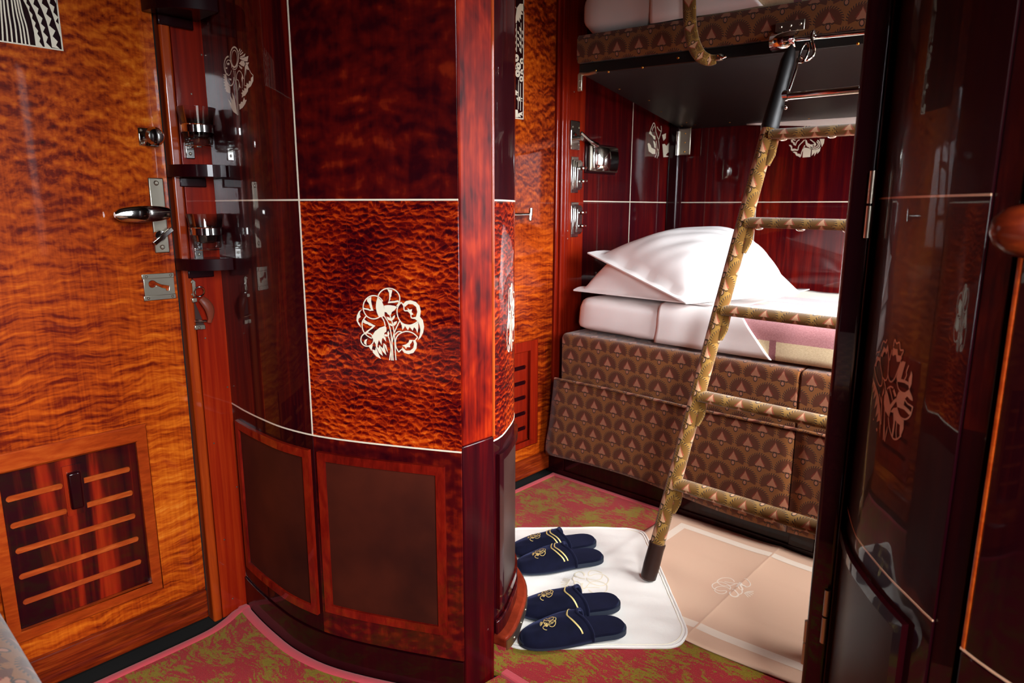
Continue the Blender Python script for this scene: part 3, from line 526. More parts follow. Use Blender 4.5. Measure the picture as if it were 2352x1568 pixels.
# ------------------------------------------------------------------ corridor doors and their frames (plane x = 0)
def W0(px, py): p = pl(px, py, 0, 0.); return (p[1], p[2])
def stad(a, b, r, n=8):
    (y0, z0), (y1, z1) = a, b
    return [(y0-r*math.sin(t), z0+r*math.cos(t)) for t in np.linspace(0, PI, n)]+[(y1+r*math.sin(t), z1-r*math.cos(t)) for t in np.linspace(0, PI, n)]
fX = lambda x0: (lambda a, b, d: (x0+d, a, b))
def corridor_door(name, ya, yb, ly, slots, label, fm='moulding', pm='louvre', sm='slot'):
    """ya..yb door leaf, ly = (outer0, inner0, inner1, outer1) of the louvre frame"""
    o0, i0, i1, o1 = ly; zo0, zi0, zi1, zo1 = .146, .173, .543, .584
    m = MB().plate([[(ya, .012), (yb, .012), (yb, 2.06), (ya, 2.06)], [(i0, zi0), (i1, zi0), (i1, zi1), (i0, zi1)]], fX(0), -.036, 0)
    d = struct(name, m, 'door', label, 'door', bevel=.002)
    fr = MB()
    for q in ([(o0, zo1), (o1, zo1), (i1, zi1), (i0, zi1)], [(o0, zo0), (i0, zi0), (i1, zi0), (o1, zo0)], [(o0, zo0), (o0, zo1), (i0, zi1), (i0, zi0)], [(o1, zo0), (i1, zi0), (i1, zi1), (o1, zo1)]):
        fr.add([(.010, a, b) for a, b in q]+[(-.012, a, b) for a, b in q], [(0, 1, 2, 3), (7, 6, 5, 4)]+[(i, (i+1) % 4, 4+(i+1) % 4, 4+i) for i in range(4)])
    build('louvre_frame', fr, fm, d, bevel=.003)
    pn = build('louvre_panel', MB().plate([[(i0, zi0), (i1, zi0), (i1, zi1), (i0, zi1)]]+[stad(a, b, r) for a, b, r in slots], fX(0), -.013, -.003), pm, d, smooth=False)
    s = MB()
    for (y0, z0), (y1, z1), r in slots:
        s.hexa([(-.013, y0-r, z0-r*1.6), (-.003, y0-r, z0-r*.9), (-.013, y1+r, z1-r*1.6), (-.003, y1+r, z1-r*.9), (-.028, y0-r, z0+r*1.7), (-.024, y0-r, z0+r*2.2), (-.028, y1+r, z1+r*1.7), (-.024, y1+r, z1+r*2.2)])
    build('slat', s, sm, pn); build('louvre_backing', MB().box(-.034, -.029, i0, i1, zi0, zi1), 'gap', d)
    build('kick_rail', MB().box(-.01, .010, ya, yb, .012, .094), 'kick', d, bevel=.006, seg=3)
    return d, pn
z2 = lambda x, y: W0(x/1.96, 768+y/1.96)
SL = []
for (a, b) in (((45,738),(270,690)), ((385,655),(575,612)), ((65,860),(290,802)), ((400,768),(588,716)), ((88,972),(600,823)), ((104,1088),(614,926)), ((122,1204),(626,1026))):
    p, q = z2(*a), z2(*b); zz = (p[1]+q[1])/2; SL.append(((p[0], zz), (q[0], zz), .0072))
d1, pn1 = corridor_door('door_1', -.02, .667, (.236, .262, .535, .561), SL, 'left corridor door of orange figured mahogany with louvre panel, lever handle and keyhole plate')
p = W0(172, 1124)
s_ = build('slide_knob', MB().box(-.003, .012, p[0]-.013, p[0]+.013, p[1]-.044, p[1]+.044), 'lacq', d1, bevel=.004); build('slide_track', MB().box(-.0035, .001, p[0]-.02, p[0]+.02, p[1]-.06, p[1]+.06), 'louvre', s_)
build('door_edge_strip', MB().box(-.01, .0015, .6455, .667, .095, 2.06), 'door', d1, bevel=.001)
# marquetry panel of the left door (only its lower right corner is in view); zoom 12.06
k = 12.06; t0 = lambda x, y: W0(x, y)
polys = [[(640,0),(760,230),(860,540),(940,900),(990,1270),(1190,1300),(1090,1160),(1115,1060),(1030,930),(1055,860),(960,730),(985,635),(885,510),(900,410),(805,290),(815,185),(730,90),(735,0)],
 [(795,0),(960,330),(1090,680),(1180,1030),(1240,1305),(1430,1335),(1275,1175),(1325,1030),(1190,885),(1245,765),(1130,655),(1175,510),(1035,375),(1065,240),(920,115),(950,0)],
 [(1035,0),(1170,290),(1290,610),(1390,1000),(1440,1310),(1660,1360),(1550,1255),(1600,1155),(1455,1005),(1530,855),(1355,705),(1420,520),(1275,390),(1325,235),(1155,95),(1170,0)],
 [(1295,0),(1430,340),(1550,700),(1670,1030),(1640,690),(1540,590),(1610,480),(1475,340),(1505,190),(1375,95),(1385,0)], [(1500,0),(1580,150),(1570,0)]]
strokes = [[(a, 0), (a+.32*(b-a), 380), (a+.72*(b-a), 760), (b, c)] for a, b, c in ((15,80,1130),(95,210,1150),(195,340,1170),(315,470,1190),(395,610,1215),(470,710,1225),(535,815,1245))]
m = MB(); inlay(m, lambda a, b, o: (o, a, b), t0, [zm(p, 0, 0, k) for p in polys], zs(strokes, 0, 0, k), .0028)
inlay(m, lambda a, b, o: (o, a, b), lambda a, b: (a, b), (), [([(.10, 1.424), (.482, 1.424)], .0026), ([(.4805, 1.424), (.4805, 1.86)], .0026)])
pa = build('marquetry_panel', MB().box(-.001, .0004, .10, .482, 1.424, 1.86), 'lacq', d1); build('fan_inlay', m, 'ivory', pa, smooth=False)
# knob, lever and keyhole plate
def plate_x(par, name, px, mat, t=.004, bevel=.002):
    q = [W0(*a) for a in px]; return build(name, MB().plate([q], fX(0), 0, t), mat, par, bevel=bevel)
(y0, z0), (y1, z1) = W0(319, 335), W0(360, 296)
o = build('knob_plate', MB().box(0, .004, y0, y1, z0, z1), 'chrome', d1, bevel=.002)
cy, cz = (y0+y1)/2, (z0+z1)/2
build('turn_knob', MB().lathe([(0, 0), (.011, 0), (.008, .012), (.010, .018), (.019, .026), (.021, .034), (.016, .042), (0, .046)], (0.003, cy+.002, cz), (1, 0, 0)), 'chrome', o)
for a in (y0+.006, y1-.006):
    for b in (z0+.006, z1-.006): screw('screw', (.004, a, b), (1, 0, 0), .0035, o)
q0, q1 = W0(346, 408), W0(386, 580)
yc = .640; o = build('lever_plate', MB().box(0, .005, yc-.017, yc+.017, q1[1], q0[1]), 'nickel', d1, bevel=.0025)
screw('screw', (.005, yc, q0[1]-.012), (1, 0, 0), .006, o); screw('screw', (.005, yc, q1[1]+.014), (1, 0, 0), .006, o)
zl = W0(330, 491)[1]
lv = MB(); xs = np.linspace(0, 1, 15); rows = []
for u in xs:
    y = .652-u*.118; h = .0185*(.62+.38*math.sin(PI*u)**.7)*(1-max(0, u-.93)*6); x = .036+.012*math.sin(PI*u); rows.append([(x+.006*math.cos(a), y, zl+.012*(u-.5)*-.3+h*math.sin(a)) for a in np.linspace(0, 2*PI, 17)])
lv.grid(rows); lv.add(rows[0][:-1], [tuple(range(16))]); lv.add(rows[-1][:-1], [tuple(range(16))])
h = build('door_handle', lv, 'chrome', o); build('handle_stem', MB().tube([(.004, .642, zl), (.038, .642, zl)], .009), 'chrome', h)
p = W0(364, 541); m = MB().lathe([(0, .010), (.012, .009), (.014, 0)], (.005, p[0], p[1]), (1, 0, 0), 20)
build('latch_boss', m, 'chrome', o); c = np.array((.017, p[0]+.004, p[1]-.001)); a = np.array((0, .022, .017)); b = np.array((.004, 0, 0)); w_ = np.array((0, -.003, .004))
build('latch_turn', MB().hexa([c-a-b-w_, c-a+b-w_, c+a-b-w_, c+a+b-w_, c-a-b+w_, c-a+b+w_, c+a-b+w_, c+a+b+w_]), 'chrome', o, bevel=.001)
(y0, z0), (y1, z1) = W0(332, 690), W0(396, 626)
kz = lambda x, y: W0(310+x/8.71, 600+y/8.71)
c = kz(335, 450); hole = [(c[0]+.0085*math.cos(t), c[1]+.0085*math.sin(t)) for t in np.linspace(.45, 2*PI-.35, 16)]+[kz(520, 520), kz(600, 535), kz(620, 580), kz(660, 580), kz(672, 490), kz(520, 465)]
o = build('keyhole_plate', MB().plate([[(y0, z0), (y1, z0), (y1, z1), (y0, z1)], hole], fX(0), .0017, .0055), 'nickel', d1, bevel=.001)
for z in (z0+.005, z1-.005):
    build('plate_flange', MB().box(0.0042, .0065, y0-.003, y1+.001, z-.006, z+.006), 'nickel', o, bevel=.002)
    for y in (y0+.007, y1-.007): screw('screw', (.0065, y, z), (1, 0, 0), .0035, o)
# jamb beside the left door: rounded bead, groove, flat board with screws
t = struct('trim_4', MB().box(-.036, .004, .705, .7785, -.012, ZC), 'red', 'flat red mahogany board in the corner beside the left door', 'trim', bevel=.001)
build('door_bead', MB().box(-.036, .010, .678, .702, -.012, ZC), 'bead', t, bevel=.006, seg=4)
build('door_shadow_gap', MB().box(-.04, -.02, .66, .79, 0, ZC), 'gap', t)
for px in ((465,127),(438,216),(521,888),(490,1017),(543,1117),(514,1238),(533,1373),(470,776)):
    y, z = W0(*px); screw('screw', (.004, min(y, .773), z), (1, 0, 0), .0024, t)
for px in ((411, 51), (435, 56), (438, 420), (461, 420)):
    y, z = W0(*px); screw('screw', (.010, y, z), (1, 0, 0), .0024, t)
# ---------------- far corridor door
SL2 = []
for yy in (843, 878, 912, 948, 982):
    p = W0(1206, yy); SL2.append(((1.60, p[1]), (p[0], p[1]), .0085))
d2_, pn2 = corridor_door('door_2', 1.45, 2.138, (1.52, 1.55, 1.99, 2.04), SL2, 'far corridor door of orange mahogany seen between the post and the berths', 'red', 'red', 'lacq')  # near-black slats put the shade inside the slots into the colour
polys = []; strokes = []
kk = lambda L: zm(L, 1120, 0, 3.267)
polys += [kk(p) for p in ([(192,10),(215,60),(192,70)], [(240,28),(272,30),(272,90),(250,80),(265,110),(248,110),(250,150),(238,130),(240,170),(222,150),(215,175),(200,165),(212,110),(218,60)],
  [(195,820),(225,825),(230,880),(195,880)], [(195,680),(210,675),(232,695),(215,705),(232,715),(195,712)], [(215,735),(240,725),(262,740),(245,748),(262,760),(225,758)], [(230,850),(262,838),(255,855),(264,868),(240,862),(250,880),(225,875)])]
for i in range(7): polys.append(kk([(200+(i % 2)*22, 205+i*24), (212+(i % 2)*22, 215+i*24), (212+(i % 2)*22, 235+i*24), (203+(i % 2)*22, 228+i*24)])); polys.append(kk([(236+(i % 2)*20, 200+i*26), (250+(i % 2)*20, 215+i*26), (248+(i % 2)*20, 240+i*26), (238+(i % 2)*20, 225+i*26)]))
for cx, cy, r in ((215,435,17),(256,458,14),(230,497,17),(225,550,17),(258,540,12),(252,592,14),(208,505,8)): strokes.append((kk(arc(cx, cy, r*.72, r*1.05, 0, 360)), .010 if r > 14 else .007))
strokes += [kk([(215,180),(216,390)]), kk([(250,170),(250,400)]), kk([(232,600),(228,820)]), kk([(246,625),(246,830)]), ([(1120+270/3.267, 0), (1120+266/3.267, 890/3.267)], .004), (kk([(190,885),(268,892)]), .004), (kk([(205,190),(203,400)]), .003)]
m = MB(); inlay(m, lambda a, b, o: (o, a, b), W0, polys, strokes, .003)
pa = build('marquetry_panel', MB().box(-.001, .0004, 1.55, 1.951, 1.424, 1.86), 'lacq', d2_); build('flower_inlay', m, 'ivory', pa, smooth=False)
y, z = W0(1193, 492); o = build('door_handle', MB().tube([(.0, y-.13, z), (.034, y-.13, z), (.040, y-.12, z), (.040, y+.012, z)], .0055), 'chrome', d2_)
build('handle_grip', MB().lathe([(.004, -.026), (.009, -.022), (.008, -.010), (.010, 0), (.008, .010), (.009, .022), (.004, .026)], (.040, y+.015, z), (0, .15, 1)), 'chrome', o)
t = struct('trim_5', MB().box(-.036, .004, 2.222, 2.33, 0, ZC), 'red', 'flat red mahogany board between the far door and the berths', 'trim', bevel=.001)
for a, b, c in ((2.145, 2.165, .006), (2.168, 2.196, .014), (2.199, 2.219, .008)): build('door_bead', MB().box(-.036, c, a, b, 0, ZC), 'red', t, bevel=.0055, seg=4)
build('door_shadow_gap', MB().box(-.04, -.02, 2.13, 2.34, 0, ZC), 'gap', t)
for px in ((1317,211),(1300,530),(1297,548)): y, z = W0(*px); screw('screw', (.004, max(y, 2.226), z), (1, 0, 0), .003, t)
# wall panelling at the foot of the berths
pnl = build('wall_panel', MB().box(-.036, .0, 2.331, YB, 0, ZC), 'berthwood', wl)
m = MB(); ZR2 = 1.129
m.box(-.001, .0007, 2.331, 3.03, ZR2-.002, ZR2+.002).box(-.001, .0007, 2.690, 2.694, .5, ZC); build('inlay_line', m, 'ivory', pnl)
k = 13.07; x0, y0 = 1460, 270
polys = [[(395,470),(440,375),(500,520),(585,560),(590,660),(540,640),(500,560)],[(520,690),(570,720),(600,800),(600,930),(560,890)],[(355,780),(400,760),(450,830),(470,900),(590,960),(590,1090),(500,1090),(390,1010)],[(790,520),(910,470),(900,620),(830,700)],[(800,800),(870,790),(920,850),(1040,700),(1050,1040),(960,1050),(900,1130),(1030,1170),(830,1190)]]
strokes = [[(440,380),(540,160),(590,300),(600,420)],[(500,400),(510,330),(560,250)],[(640,270),(700,370),(770,400),(760,250)],[(600,420),(680,640),(720,560),(770,400)],[(620,700),(640,1000),(580,1200)],[(680,640),(700,900),(640,1220)],[(640,920),(690,1020),(680,1160)]]
m = MB(); inlay(m, lambda a, b, o: (o, a, b), W0, [zm(p, x0, y0, k) for p in polys], zs(strokes, x0, y0, k), .004); build('flower_inlay', m, 'ivory', pnl, smooth=False)
build('corner_post', MB().box(.0, .055, 3.015, YB, 0, ZC), 'lacq', wb, bevel=.01, seg=3)
def B0(px, py): p = pl(px, py, 1, YB); return (p[0], p[2])
m = MB().box(.06, XW, YB-.0007, YB+.001, ZR2-.002, ZR2+.002).box(.434, .438, YB-.0007, YB+.001, .5, ZC); build('inlay_line', m, 'ivory', wb)
k = 13.07; x0, y0 = 1780, 260
polys = [[(480,790),(540,800),(545,850),(600,880),(615,970),(560,950),(540,890),(490,870)],[(415,950),(480,950),(520,1000),(520,1070),(590,1060),(690,1090),(680,1130),(600,1120),(530,1140),(480,1110),(480,1030)],[(535,1170),(590,1150),(660,1170),(680,1220),(730,1210),(780,1260),(760,1330),(700,1290),(640,1270),(600,1200)],
 [(910,780),(960,820),(980,890),(1080,940),(1140,930),(1130,1070),(1060,1090),(1020,1020),(960,1000),(920,930)],[(1340,770),(1490,770),(1470,900),(1410,1010),(1380,900)],[(1110,1090),(1220,1100),(1330,1060),(1380,1000),(1350,1130),(1270,1220),(1270,1150),(1180,1290),(1190,1180),(1100,1280)],[(1040,790),(1090,790),(1230,900),(1240,960),(1180,990),(1150,950),(1180,900)],
 [(850,1020),(1090,1060),(1060,1310),(830,1330)]]
strokes = [[(615,970),(660,850),(740,790)],[(690,1110),(720,980),(840,850),(890,800)],[(770,1300),(810,1150),(900,960)],arc(1200, 930, 150, 140, -60, 150),arc(1200, 930, 100, 90, -60, 120)]
ups = [(arc(1190, 700, 300, 260, 180, 360), .006), arc(1000, 560, 180, 200, 160, 350), arc(1350, 560, 150, 200, 190, 380), arc(620, 640, 140, 170, 90, 330), arc(1180, 420, 190, 200, 0, 360)]
m = MB(); inlay(m, lambda a, b, o: (a, YB-o, b), B0, [zm(p, x0, y0, k) for p in polys], zs(strokes, x0, y0, k)+zs(ups, x0, y0, k), .004); build('flower_inlay', m, 'ivory', wb, smooth=False)
# ---------------- things on the corner boards
def glass_set(px, ytop, ybot, yring, lab1, lab2):
    gx, gy = .062, W0(px, yring)[0]
    zt, zb, zr = [pl(px, q, 1, 0)[2]*0+pl(px, q, 0, gx)[2] for q in (ytop, ybot, yring)]; gy = min(pl(px, yring, 0, gx)[1], .7235)
    H = zt-zb; R = .0425
    g = build('drinking_glass', MB().lathe([(0, 0), (R*.70, 0), (R*.74, .004), (R*.80, H*.4), (R, H), (R*.95, H), (R*.755, H*.4), (R*.70, .016), (R*.5, .012), (0, .012)], (gx, gy, zb), seg=36), 'glass'); tag(g, lab1, 'glass', 'glasses in wall holders')
    hd = thing('glass_holder', (0.004, gy, zr), lab2, 'glass holder', 'chrome glass holders')
    rr = R*.80+(R*.2)*max(0, min(1, ((zr-zb)/H-.4)/.6))+.0015
    build('ring', MB().lathe([(rr, -.007), (rr+.0022, -.007), (rr+.0022, .009), (rr+.004, .011), (rr, .011), (rr, -.007)], (gx, gy, zr), seg=36), 'chrome', hd)
    build('wall_arm', MB().box(.004, gx-rr-.001, gy-.012, gy+.012, zr-.006, zr+.006), 'chrome', hd, bevel=.002)
    build('lower_cup', MB().lathe([(.006, -.003), (R*.70, -.003), (R*.72, -.002), (R*.70, -.0012), (.006, -.0012)], (gx, gy, zb-.0015), seg=30), 'chrome', hd)
    bt = build('bracket_tab', MB().box(.004, .010, gy-.011, gy+.011, zb-.030, zb+.012), 'chrome', hd, bevel=.002); screw('screw', (.010, gy, zb-.018), (1, 0, 0), .004, bt)
    build('bracket_foot', MB().box(.004, gx, gy-.006, gy+.006, zb-.0065, zb-.0035), 'chrome', hd, bevel=.001)
glass_set(470, 250, 333, 300, 'clear tumbler in the upper holder, above the middle corner shelf', 'chrome ring holder around the upper tumbler')
glass_set(477, 491, 569, 532, 'clear tumbler in the lower holder, above the lowest corner shelf', 'chrome ring holder around the lower tumbler')
def shelf(z, r, lab, rim=True):
    c = np.array((.004, .765)); m = MB(); th = np.linspace(0, PI/2, 15)
    out = [(c[0]+r*math.cos(t), c[1]-r*math.sin(t)) for t in th]
    lp = [(c[0], c[1])]+out
    s = thing('corner_shelf', (c[0], c[1], z), lab, 'shelf', 'quarter-round corner shelves')
    build('board', MB().plate([lp], lambda a, b, d: (a, b, z+d), -.028, 0), 'lacq', s, bevel=.006, seg=3)
    build('batten', MB().box(.004, .014, c[1]-r*.75, c[1]-.01, z-.050, z-.0285), 'lacq', s, bevel=.002)
def zsh(px, py): return W0(px, py)[1]
shelf(zsh(412, 380), .098, 'dark corner shelf under the upper glass, middle of three'); shelf(zsh(425, 592), .098, 'dark corner shelf under the lower glass, lowest of three'); shelf(zsh(378, 8), .12, 'dark corner shelf at the top edge, highest of three')
# latch with leather strap
lt = thing('door_latch', (0.004, W0(448, 700)[0], W0(448, 700)[1]), 'nickel door latch with ring and brown leather strap on the corner board', 'latch')
z4 = lambda x, y: W0(310+x/8.71, 600+y/8.71)
def zplate(name, pts, t0, t1, mat='nickel', bevel=.0015): return build(name, MB().plate([[z4(*p) for p in pts]], fX(.004), t0, t1), mat, lt, bevel=bevel)
cap = [(1030,440),(1030,400),(1060,365),(1110,355),(1160,370),(1190,410),(1192,480),(1200,560),(1205,660),(1170,705),(1100,705),(1055,670),(1038,600)]
zplate('hasp_plate', cap, 0, .004); zplate('staple', [(1085,730),(1190,720),(1200,800),(1100,820)], 0, .012); zplate('slot_plate', [(1095,820),(1180,815),(1360,1230),(1375,1340),(1150,1360)], 0, .0025, 'leather_dark')
zplate('keeper', [(1150,1270),(1360,1255),(1375,1340),(1150,1358)], 0, .010)
for p in ((1105,410),(1105,655)): y, z = z4(*p); screw('screw', (.008, y, z), (1, 0, 0), .004, lt)
y, z = z4(1238, 1318); screw('screw', (.014, y, z), (1, 0, 0), .004, lt)
y, z = z4(1225, 595); rg = [(.018+.004*math.sin(a), y+.0125*math.cos(a), z+.0125*math.sin(a)) for a in np.linspace(0, 2*PI, 25)]
build('ring', MB().tube(rg, .0018, 8, caps=False), 'chrome', lt)
pth = spline([(.020, *z4(1255, 730)), (.024, *z4(1320, 800)), (.026, *z4(1390, 900)), (.026, *z4(1420, 1000)), (.024, *z4(1430, 1100)), (.021, *z4(1420, 1200))], 5)
build('leather_strap', MB().tube(pth, [.006+.006*math.sin(PI*min(1, .15+i/len(pth))) for i in range(len(pth))], 14, flat=.55, upv=(0, 1, .3)), 'strapleather', lt)
y, z = z4(1240, 1165); build('toggle', MB().tube([(.016, y-.012, z), (.016, y+.016, z-.004)], .0035, 10), 'chrome', lt)
# bolt latch and switches beside the berths
z5 = lambda x, y: W0(1260+x/5.228, 260+y/5.228)
(ya, za), (yb, zb) = z5(240, 435), z5(355, 100)
lb = thing('bolt_latch', (.004, (ya+yb)/2, (za+zb)/2), 'chrome bolt latch with lever above the light switches', 'latch')
build('plate', MB().box(.004, .012, ya, yb, zb if zb < za else za, max(za, zb)), 'chrome', lb, bevel=.003)
p0 = (.03, *z5(320, 240)); p1 = (.034, *z5(420, 340)); p2 = (.030, *z5(520, 390)); build('lever', MB().tube(spline([p0, p1, p2], 6), [.007]*7+[.010]*6, 10, flat=.7), 'chrome', lb); build('boss', MB().tube([(.010, p0[1], p0[2]-.02), (.036, p0[1], p0[2]-.02)], .011), 'chrome', lb)
for q in ((265,165),(340,178),(262,372),(336,378)): y, z = z5(*q); screw('screw', (.012, y, z), (1, 0, 0), .004, lb)
def switch(top, bot, lab, knobs):
    (ya, za), (yb, zb) = z5(245, bot), z5(375, top); s = thing('light_switch', (.004, (ya+yb)/2, (za+zb)/2), lab, 'light switch', 'chrome light switches')
    build('backplate', MB().box(.004, .010, ya, yb-.02, zb if zb < za else za, max(za, zb)), 'chrome', s, bevel=.002)
    zz0, zz1 = sorted((za, zb)); w = yb-ya
    for i in range(3): build('stepped_face', MB().box(.010+i*.0035, .0135+i*.0035, ya+.008+i*.010, yb-.006, zz0+.012+i*.004, zz1-.012-i*.004), 'chrome', s, bevel=.002)
    for i, (kx, ky) in enumerate(knobs):
        y, z = z5(kx, ky); build('toggle', MB().lathe([(.009, 0), (.008, .008), (.004, .012), (.0045, .024), (0, .027)], (.0205, y, z), (1, .2, .1), 14), 'chrome', s)
switch(530, 955, 'upper of two chrome light switches on the board beside the berths', ((350, 665), (350, 820))); switch(1068, 1488, 'lower of two chrome light switches on the board beside the berths', ((345, 1195), (340, 1355)))
z6 = lambda x, y: W0(1260+x/5.228, 260+y/5.228)
(ya, za), (yb, zb) = z6(425, 705), z6(785, 410)
s = thing('wall_ashtray', (0, (ya+yb)/2, (za+zb)/2), 'chrome wall box with rounded flap on the panel above the pillows', 'ashtray')
build('wooden_base', MB().box(0, .010, ya-.004, yb+.006, za-.004, zb+.004), 'lacq', s, bevel=.003)
build('case', MB().box(.010, .024, ya+.012, yb, za+.004, zb-.004), 'nickel', s, bevel=.005, seg=3)
fl = MB(); yy0, yy1 = ya+.04, yb-.01; fl.grid([[(.020+.014*math.sin(t), yy, (za+zb)/2-.9*(zb-za)/2*math.cos(t)) for yy in (yy0, yy1)] for t in np.linspace(.15, PI-.15, 14)]); build('flap', fl, 'chrome', s, solid=.002)
build('end_band', MB().box(.010, .032, ya+.024, ya+.058, za+.010, zb-.008), 'chrome', s, bevel=.008, seg=3)
# ------------------------------------------------------------------ lower berth
XB0, XB1, YP = .075, XW-.01, 2.10
bb = thing('berth_bench', (1.1, 2.5, 0), 'lower berth bench in brown tree-pattern moquette with dark wooden plinth', 'bench')
pb = build('plinth', MB().box(.0, XB1, 2.122, 3.0, 0, .115), 'lacq', bb, bevel=.003)
m = MB()
for a, b, c, d in ((.0, XB1, .088, .115), (.0, XB1, .0, .022), (.0, .09, .022, .088), (1.02, 1.10, .022, .088)): m.box(a, b, 2.115, 2.123, c, d)
build('plinth_frame', m, 'lacq', pb, bevel=.002)
p = pl(1817, 1212, 1, 2.115); o = build('socket_plate', MB().box(p[0]-.024, p[0]+.024, 2.110, 2.1152, p[2]-.013, p[2]+.013), 'brass', pb, bevel=.002)
build('socket', MB().lathe([(0, .003), (.009, .003), (.010, 0)], (p[0], 2.110, p[2]), (0, -1, 0)), 'black', o)
for q in (-.017, .017): screw('screw', (p[0]+q, 2.110, p[2]), (0, -1, 0), .003, o)
XS = pl(1836, 890, 1, YP)[0]; XS2 = pl(1826, 1010, 1, YP-.02)[0]
def flap(x0, x1, name, flare):
    nx, nz = 26, 14; P = []; UV = []
    for i, v in enumerate(np.linspace(0, 1, nz)):
        row = []; ru = []
        for u in np.linspace(0, 1, nx):
            x = x0+(x1-x0)*u; z = .094+.331*v; y = YP-.018-.006*math.sin(9*x+4*z)-.010*math.exp(-((z-.14)/.06)**2)*math.exp(-(x-XB0)/.15)
            zz = z+(.012*math.sin(5*x) if v < .01 else 0)
            if flare: x -= .035*(1-v)*(1-u)**3
            row.append((x, y, zz)); ru.append((x, z))
        P.append(row); UV.append(ru)
    m = MB().grid(P, UV); return build(name, m, 'moquette', bb, solid=.02)
def solid_fix(o): o.modifiers['solid'].offset = 1
for a, b, fl_ in ((XB0-.005, XS2-.002, True), (XS2+.002, XB1, False)):
    o = flap(a, b, 'seat_flap', fl_); o.modifiers['solid'].offset = 0
def cushion(x0, x1, y0, y1, z0, z1, r=.022, name='seat_cushion', par=bb, mat='moquette'):
    th = np.linspace(0, PI/2, 6); prof = [(y0, z0)]+[(y0+r-r*math.cos(t), z1-r+r*math.sin(t)) for t in th]+[(y1, z1), (y1, z0), (y0, z0)]
    d = [0]
    for (a, b), (c, e) in zip(prof[:-1], prof[1:]): d.append(d[-1]+math.hypot(a-c, b-e))
    xs = np.linspace(x0, x1, 24); rnd = [1-(1-min(1, min(i, 23-i)/1.))*0 for i in range(24)]
    m = MB().grid([[(x, y, z) for x in xs] for y, z in prof], [[(x, z0+q) for x in xs] for q in d])
    for x in (x0, x1): m.add([(x, a, b) for a, b in prof[:-1]], [tuple(range(len(prof)-1))])
    return build(name, m, mat, par, bevel=.006)
cushion(XB0+.01, XS-.001, YP-.006, 3.03, .418, .609); cushion(XS+.001, XB1, YP-.006, 3.03, .418, .609)
o = build('flap_piping', MB().tube([(x, YP-.030-.006*math.sin(9*x+1.7), .427) for x in np.linspace(XB0+.0, XB1, 60)], .005, 8), 'moquette', bb)
# ------------------------------------------------------------------ bedding on the lower berth
rs = np.random.RandomState(3)
def drape(x0, x1, yf, ztop, zbot, yback, infl=0., nx=60, wav=.0, diag=None, mat='sheet', left_round=False):
    r = .045; prof = [(yf-infl+.004, zbot)]; prof += [(yf-infl, zbot+(ztop-r-zbot)*q) for q in (.25, .5, .75, 1)]
    prof += [(yf-infl+(r+infl)*(1-math.cos(t)), ztop+infl-(r+infl)*(1-math.sin(t))) for t in np.linspace(.2, PI/2, 7)]
    prof += [(y, ztop+infl) for y in np.linspace(yf+r+.05, yback, 10)]
    d = [0]
    for (a, b), (c, e) in zip(prof[:-1], prof[1:]): d.append(d[-1]+math.hypot(a-c, b-e))
    P = []; UV = []
    for (y, z), q in zip(prof, d):
        row = []; ru = []
        for u in np.linspace(0, 1, nx):
            a = x0+(diag[0](q) if diag else 0); b = x1+(diag[1](q) if diag else 0); x = a+(b-a)*u
            w = wav*(math.sin(21*x+6*q)+.6*math.sin(47*x-9*q+1.3)+.5*math.sin(11*x+31*q))
            row.append((x, y-w if y < yf+.06 else y, z+(w if y > yf+.03 else 0))); ru.append((x, q))
        P.append(row); UV.append(ru)
    return MB().grid(P, UV)
ZM = .750
mt = thing('mattress', (1.0, 2.55, .61), 'white sheeted mattress on the lower berth', 'mattress')
XM0 = .108
th = np.linspace(0, 1, 50); P = []
for i in range(33):           # closed loft along X with rounded head end
    u = i/32; x = XM0+(XB1-.02-XM0)*(1-math.cos(min(1, u*1.0)*PI/2)**1) if i < 6 else None
xs = [XM0, XM0+.004, XM0+.014, XM0+.03, XM0+.055, XM0+.09]+list(np.linspace(XM0+.14, XB1-.02, 26)); rows = []
for k_, x in enumerate(xs):
    e = math.sqrt(max(.05, 1-(1-min(1, (x-XM0)/.06))**2)) if x < XM0+.06 else 1.
    sh = 1-.16*(1-e); cy, cz = 2.575, .683+.003*math.sin(9*x); hy, hz = .440*sh+.0, .0685*(.55+.45*e)
    rows.append([(x+.006*math.sin(5*a), cy+hy*abs(math.cos(a))**.22*np.sign(math.cos(a))+.002*math.sin(30*x+5*a), cz+hz*abs(math.sin(a))**.35*np.sign(math.sin(a))+.0015*math.sin(40*x+7*a)) for a in np.linspace(0, 2*PI, 57)])
m = MB().grid(rows); m.add(rows[0][:-1][::-1], [tuple(range(56))]); m.add(rows[-1][:-1], [tuple(range(56))])
build('sheet_cover', m, 'sheet', mt, angle=80)
YM = 2.133
bl = build('wool_blanket', drape(.70, XB1-.02, YM, ZM, .622, 2.98, .006, 70, .0012, mat='blanket'), 'blanket', solid=.006); tag(bl, 'pink and cream striped wool blanket spread over the lower mattress', 'blanket')
dg = lambda q: .115*max(-.6, (1-q/.14))-.0 if q < .22 else .115*(1-.22/.14)
ts = build('top_sheet', drape(.485, .80, YM, ZM, .622, 2.97, .013, 40, .0016, diag=(lambda q: 0.012*math.sin(q*20), dg)), 'sheet', solid=.004); tag(ts, 'white top sheet folded back over the pink blanket on the lower berth', 'sheet')
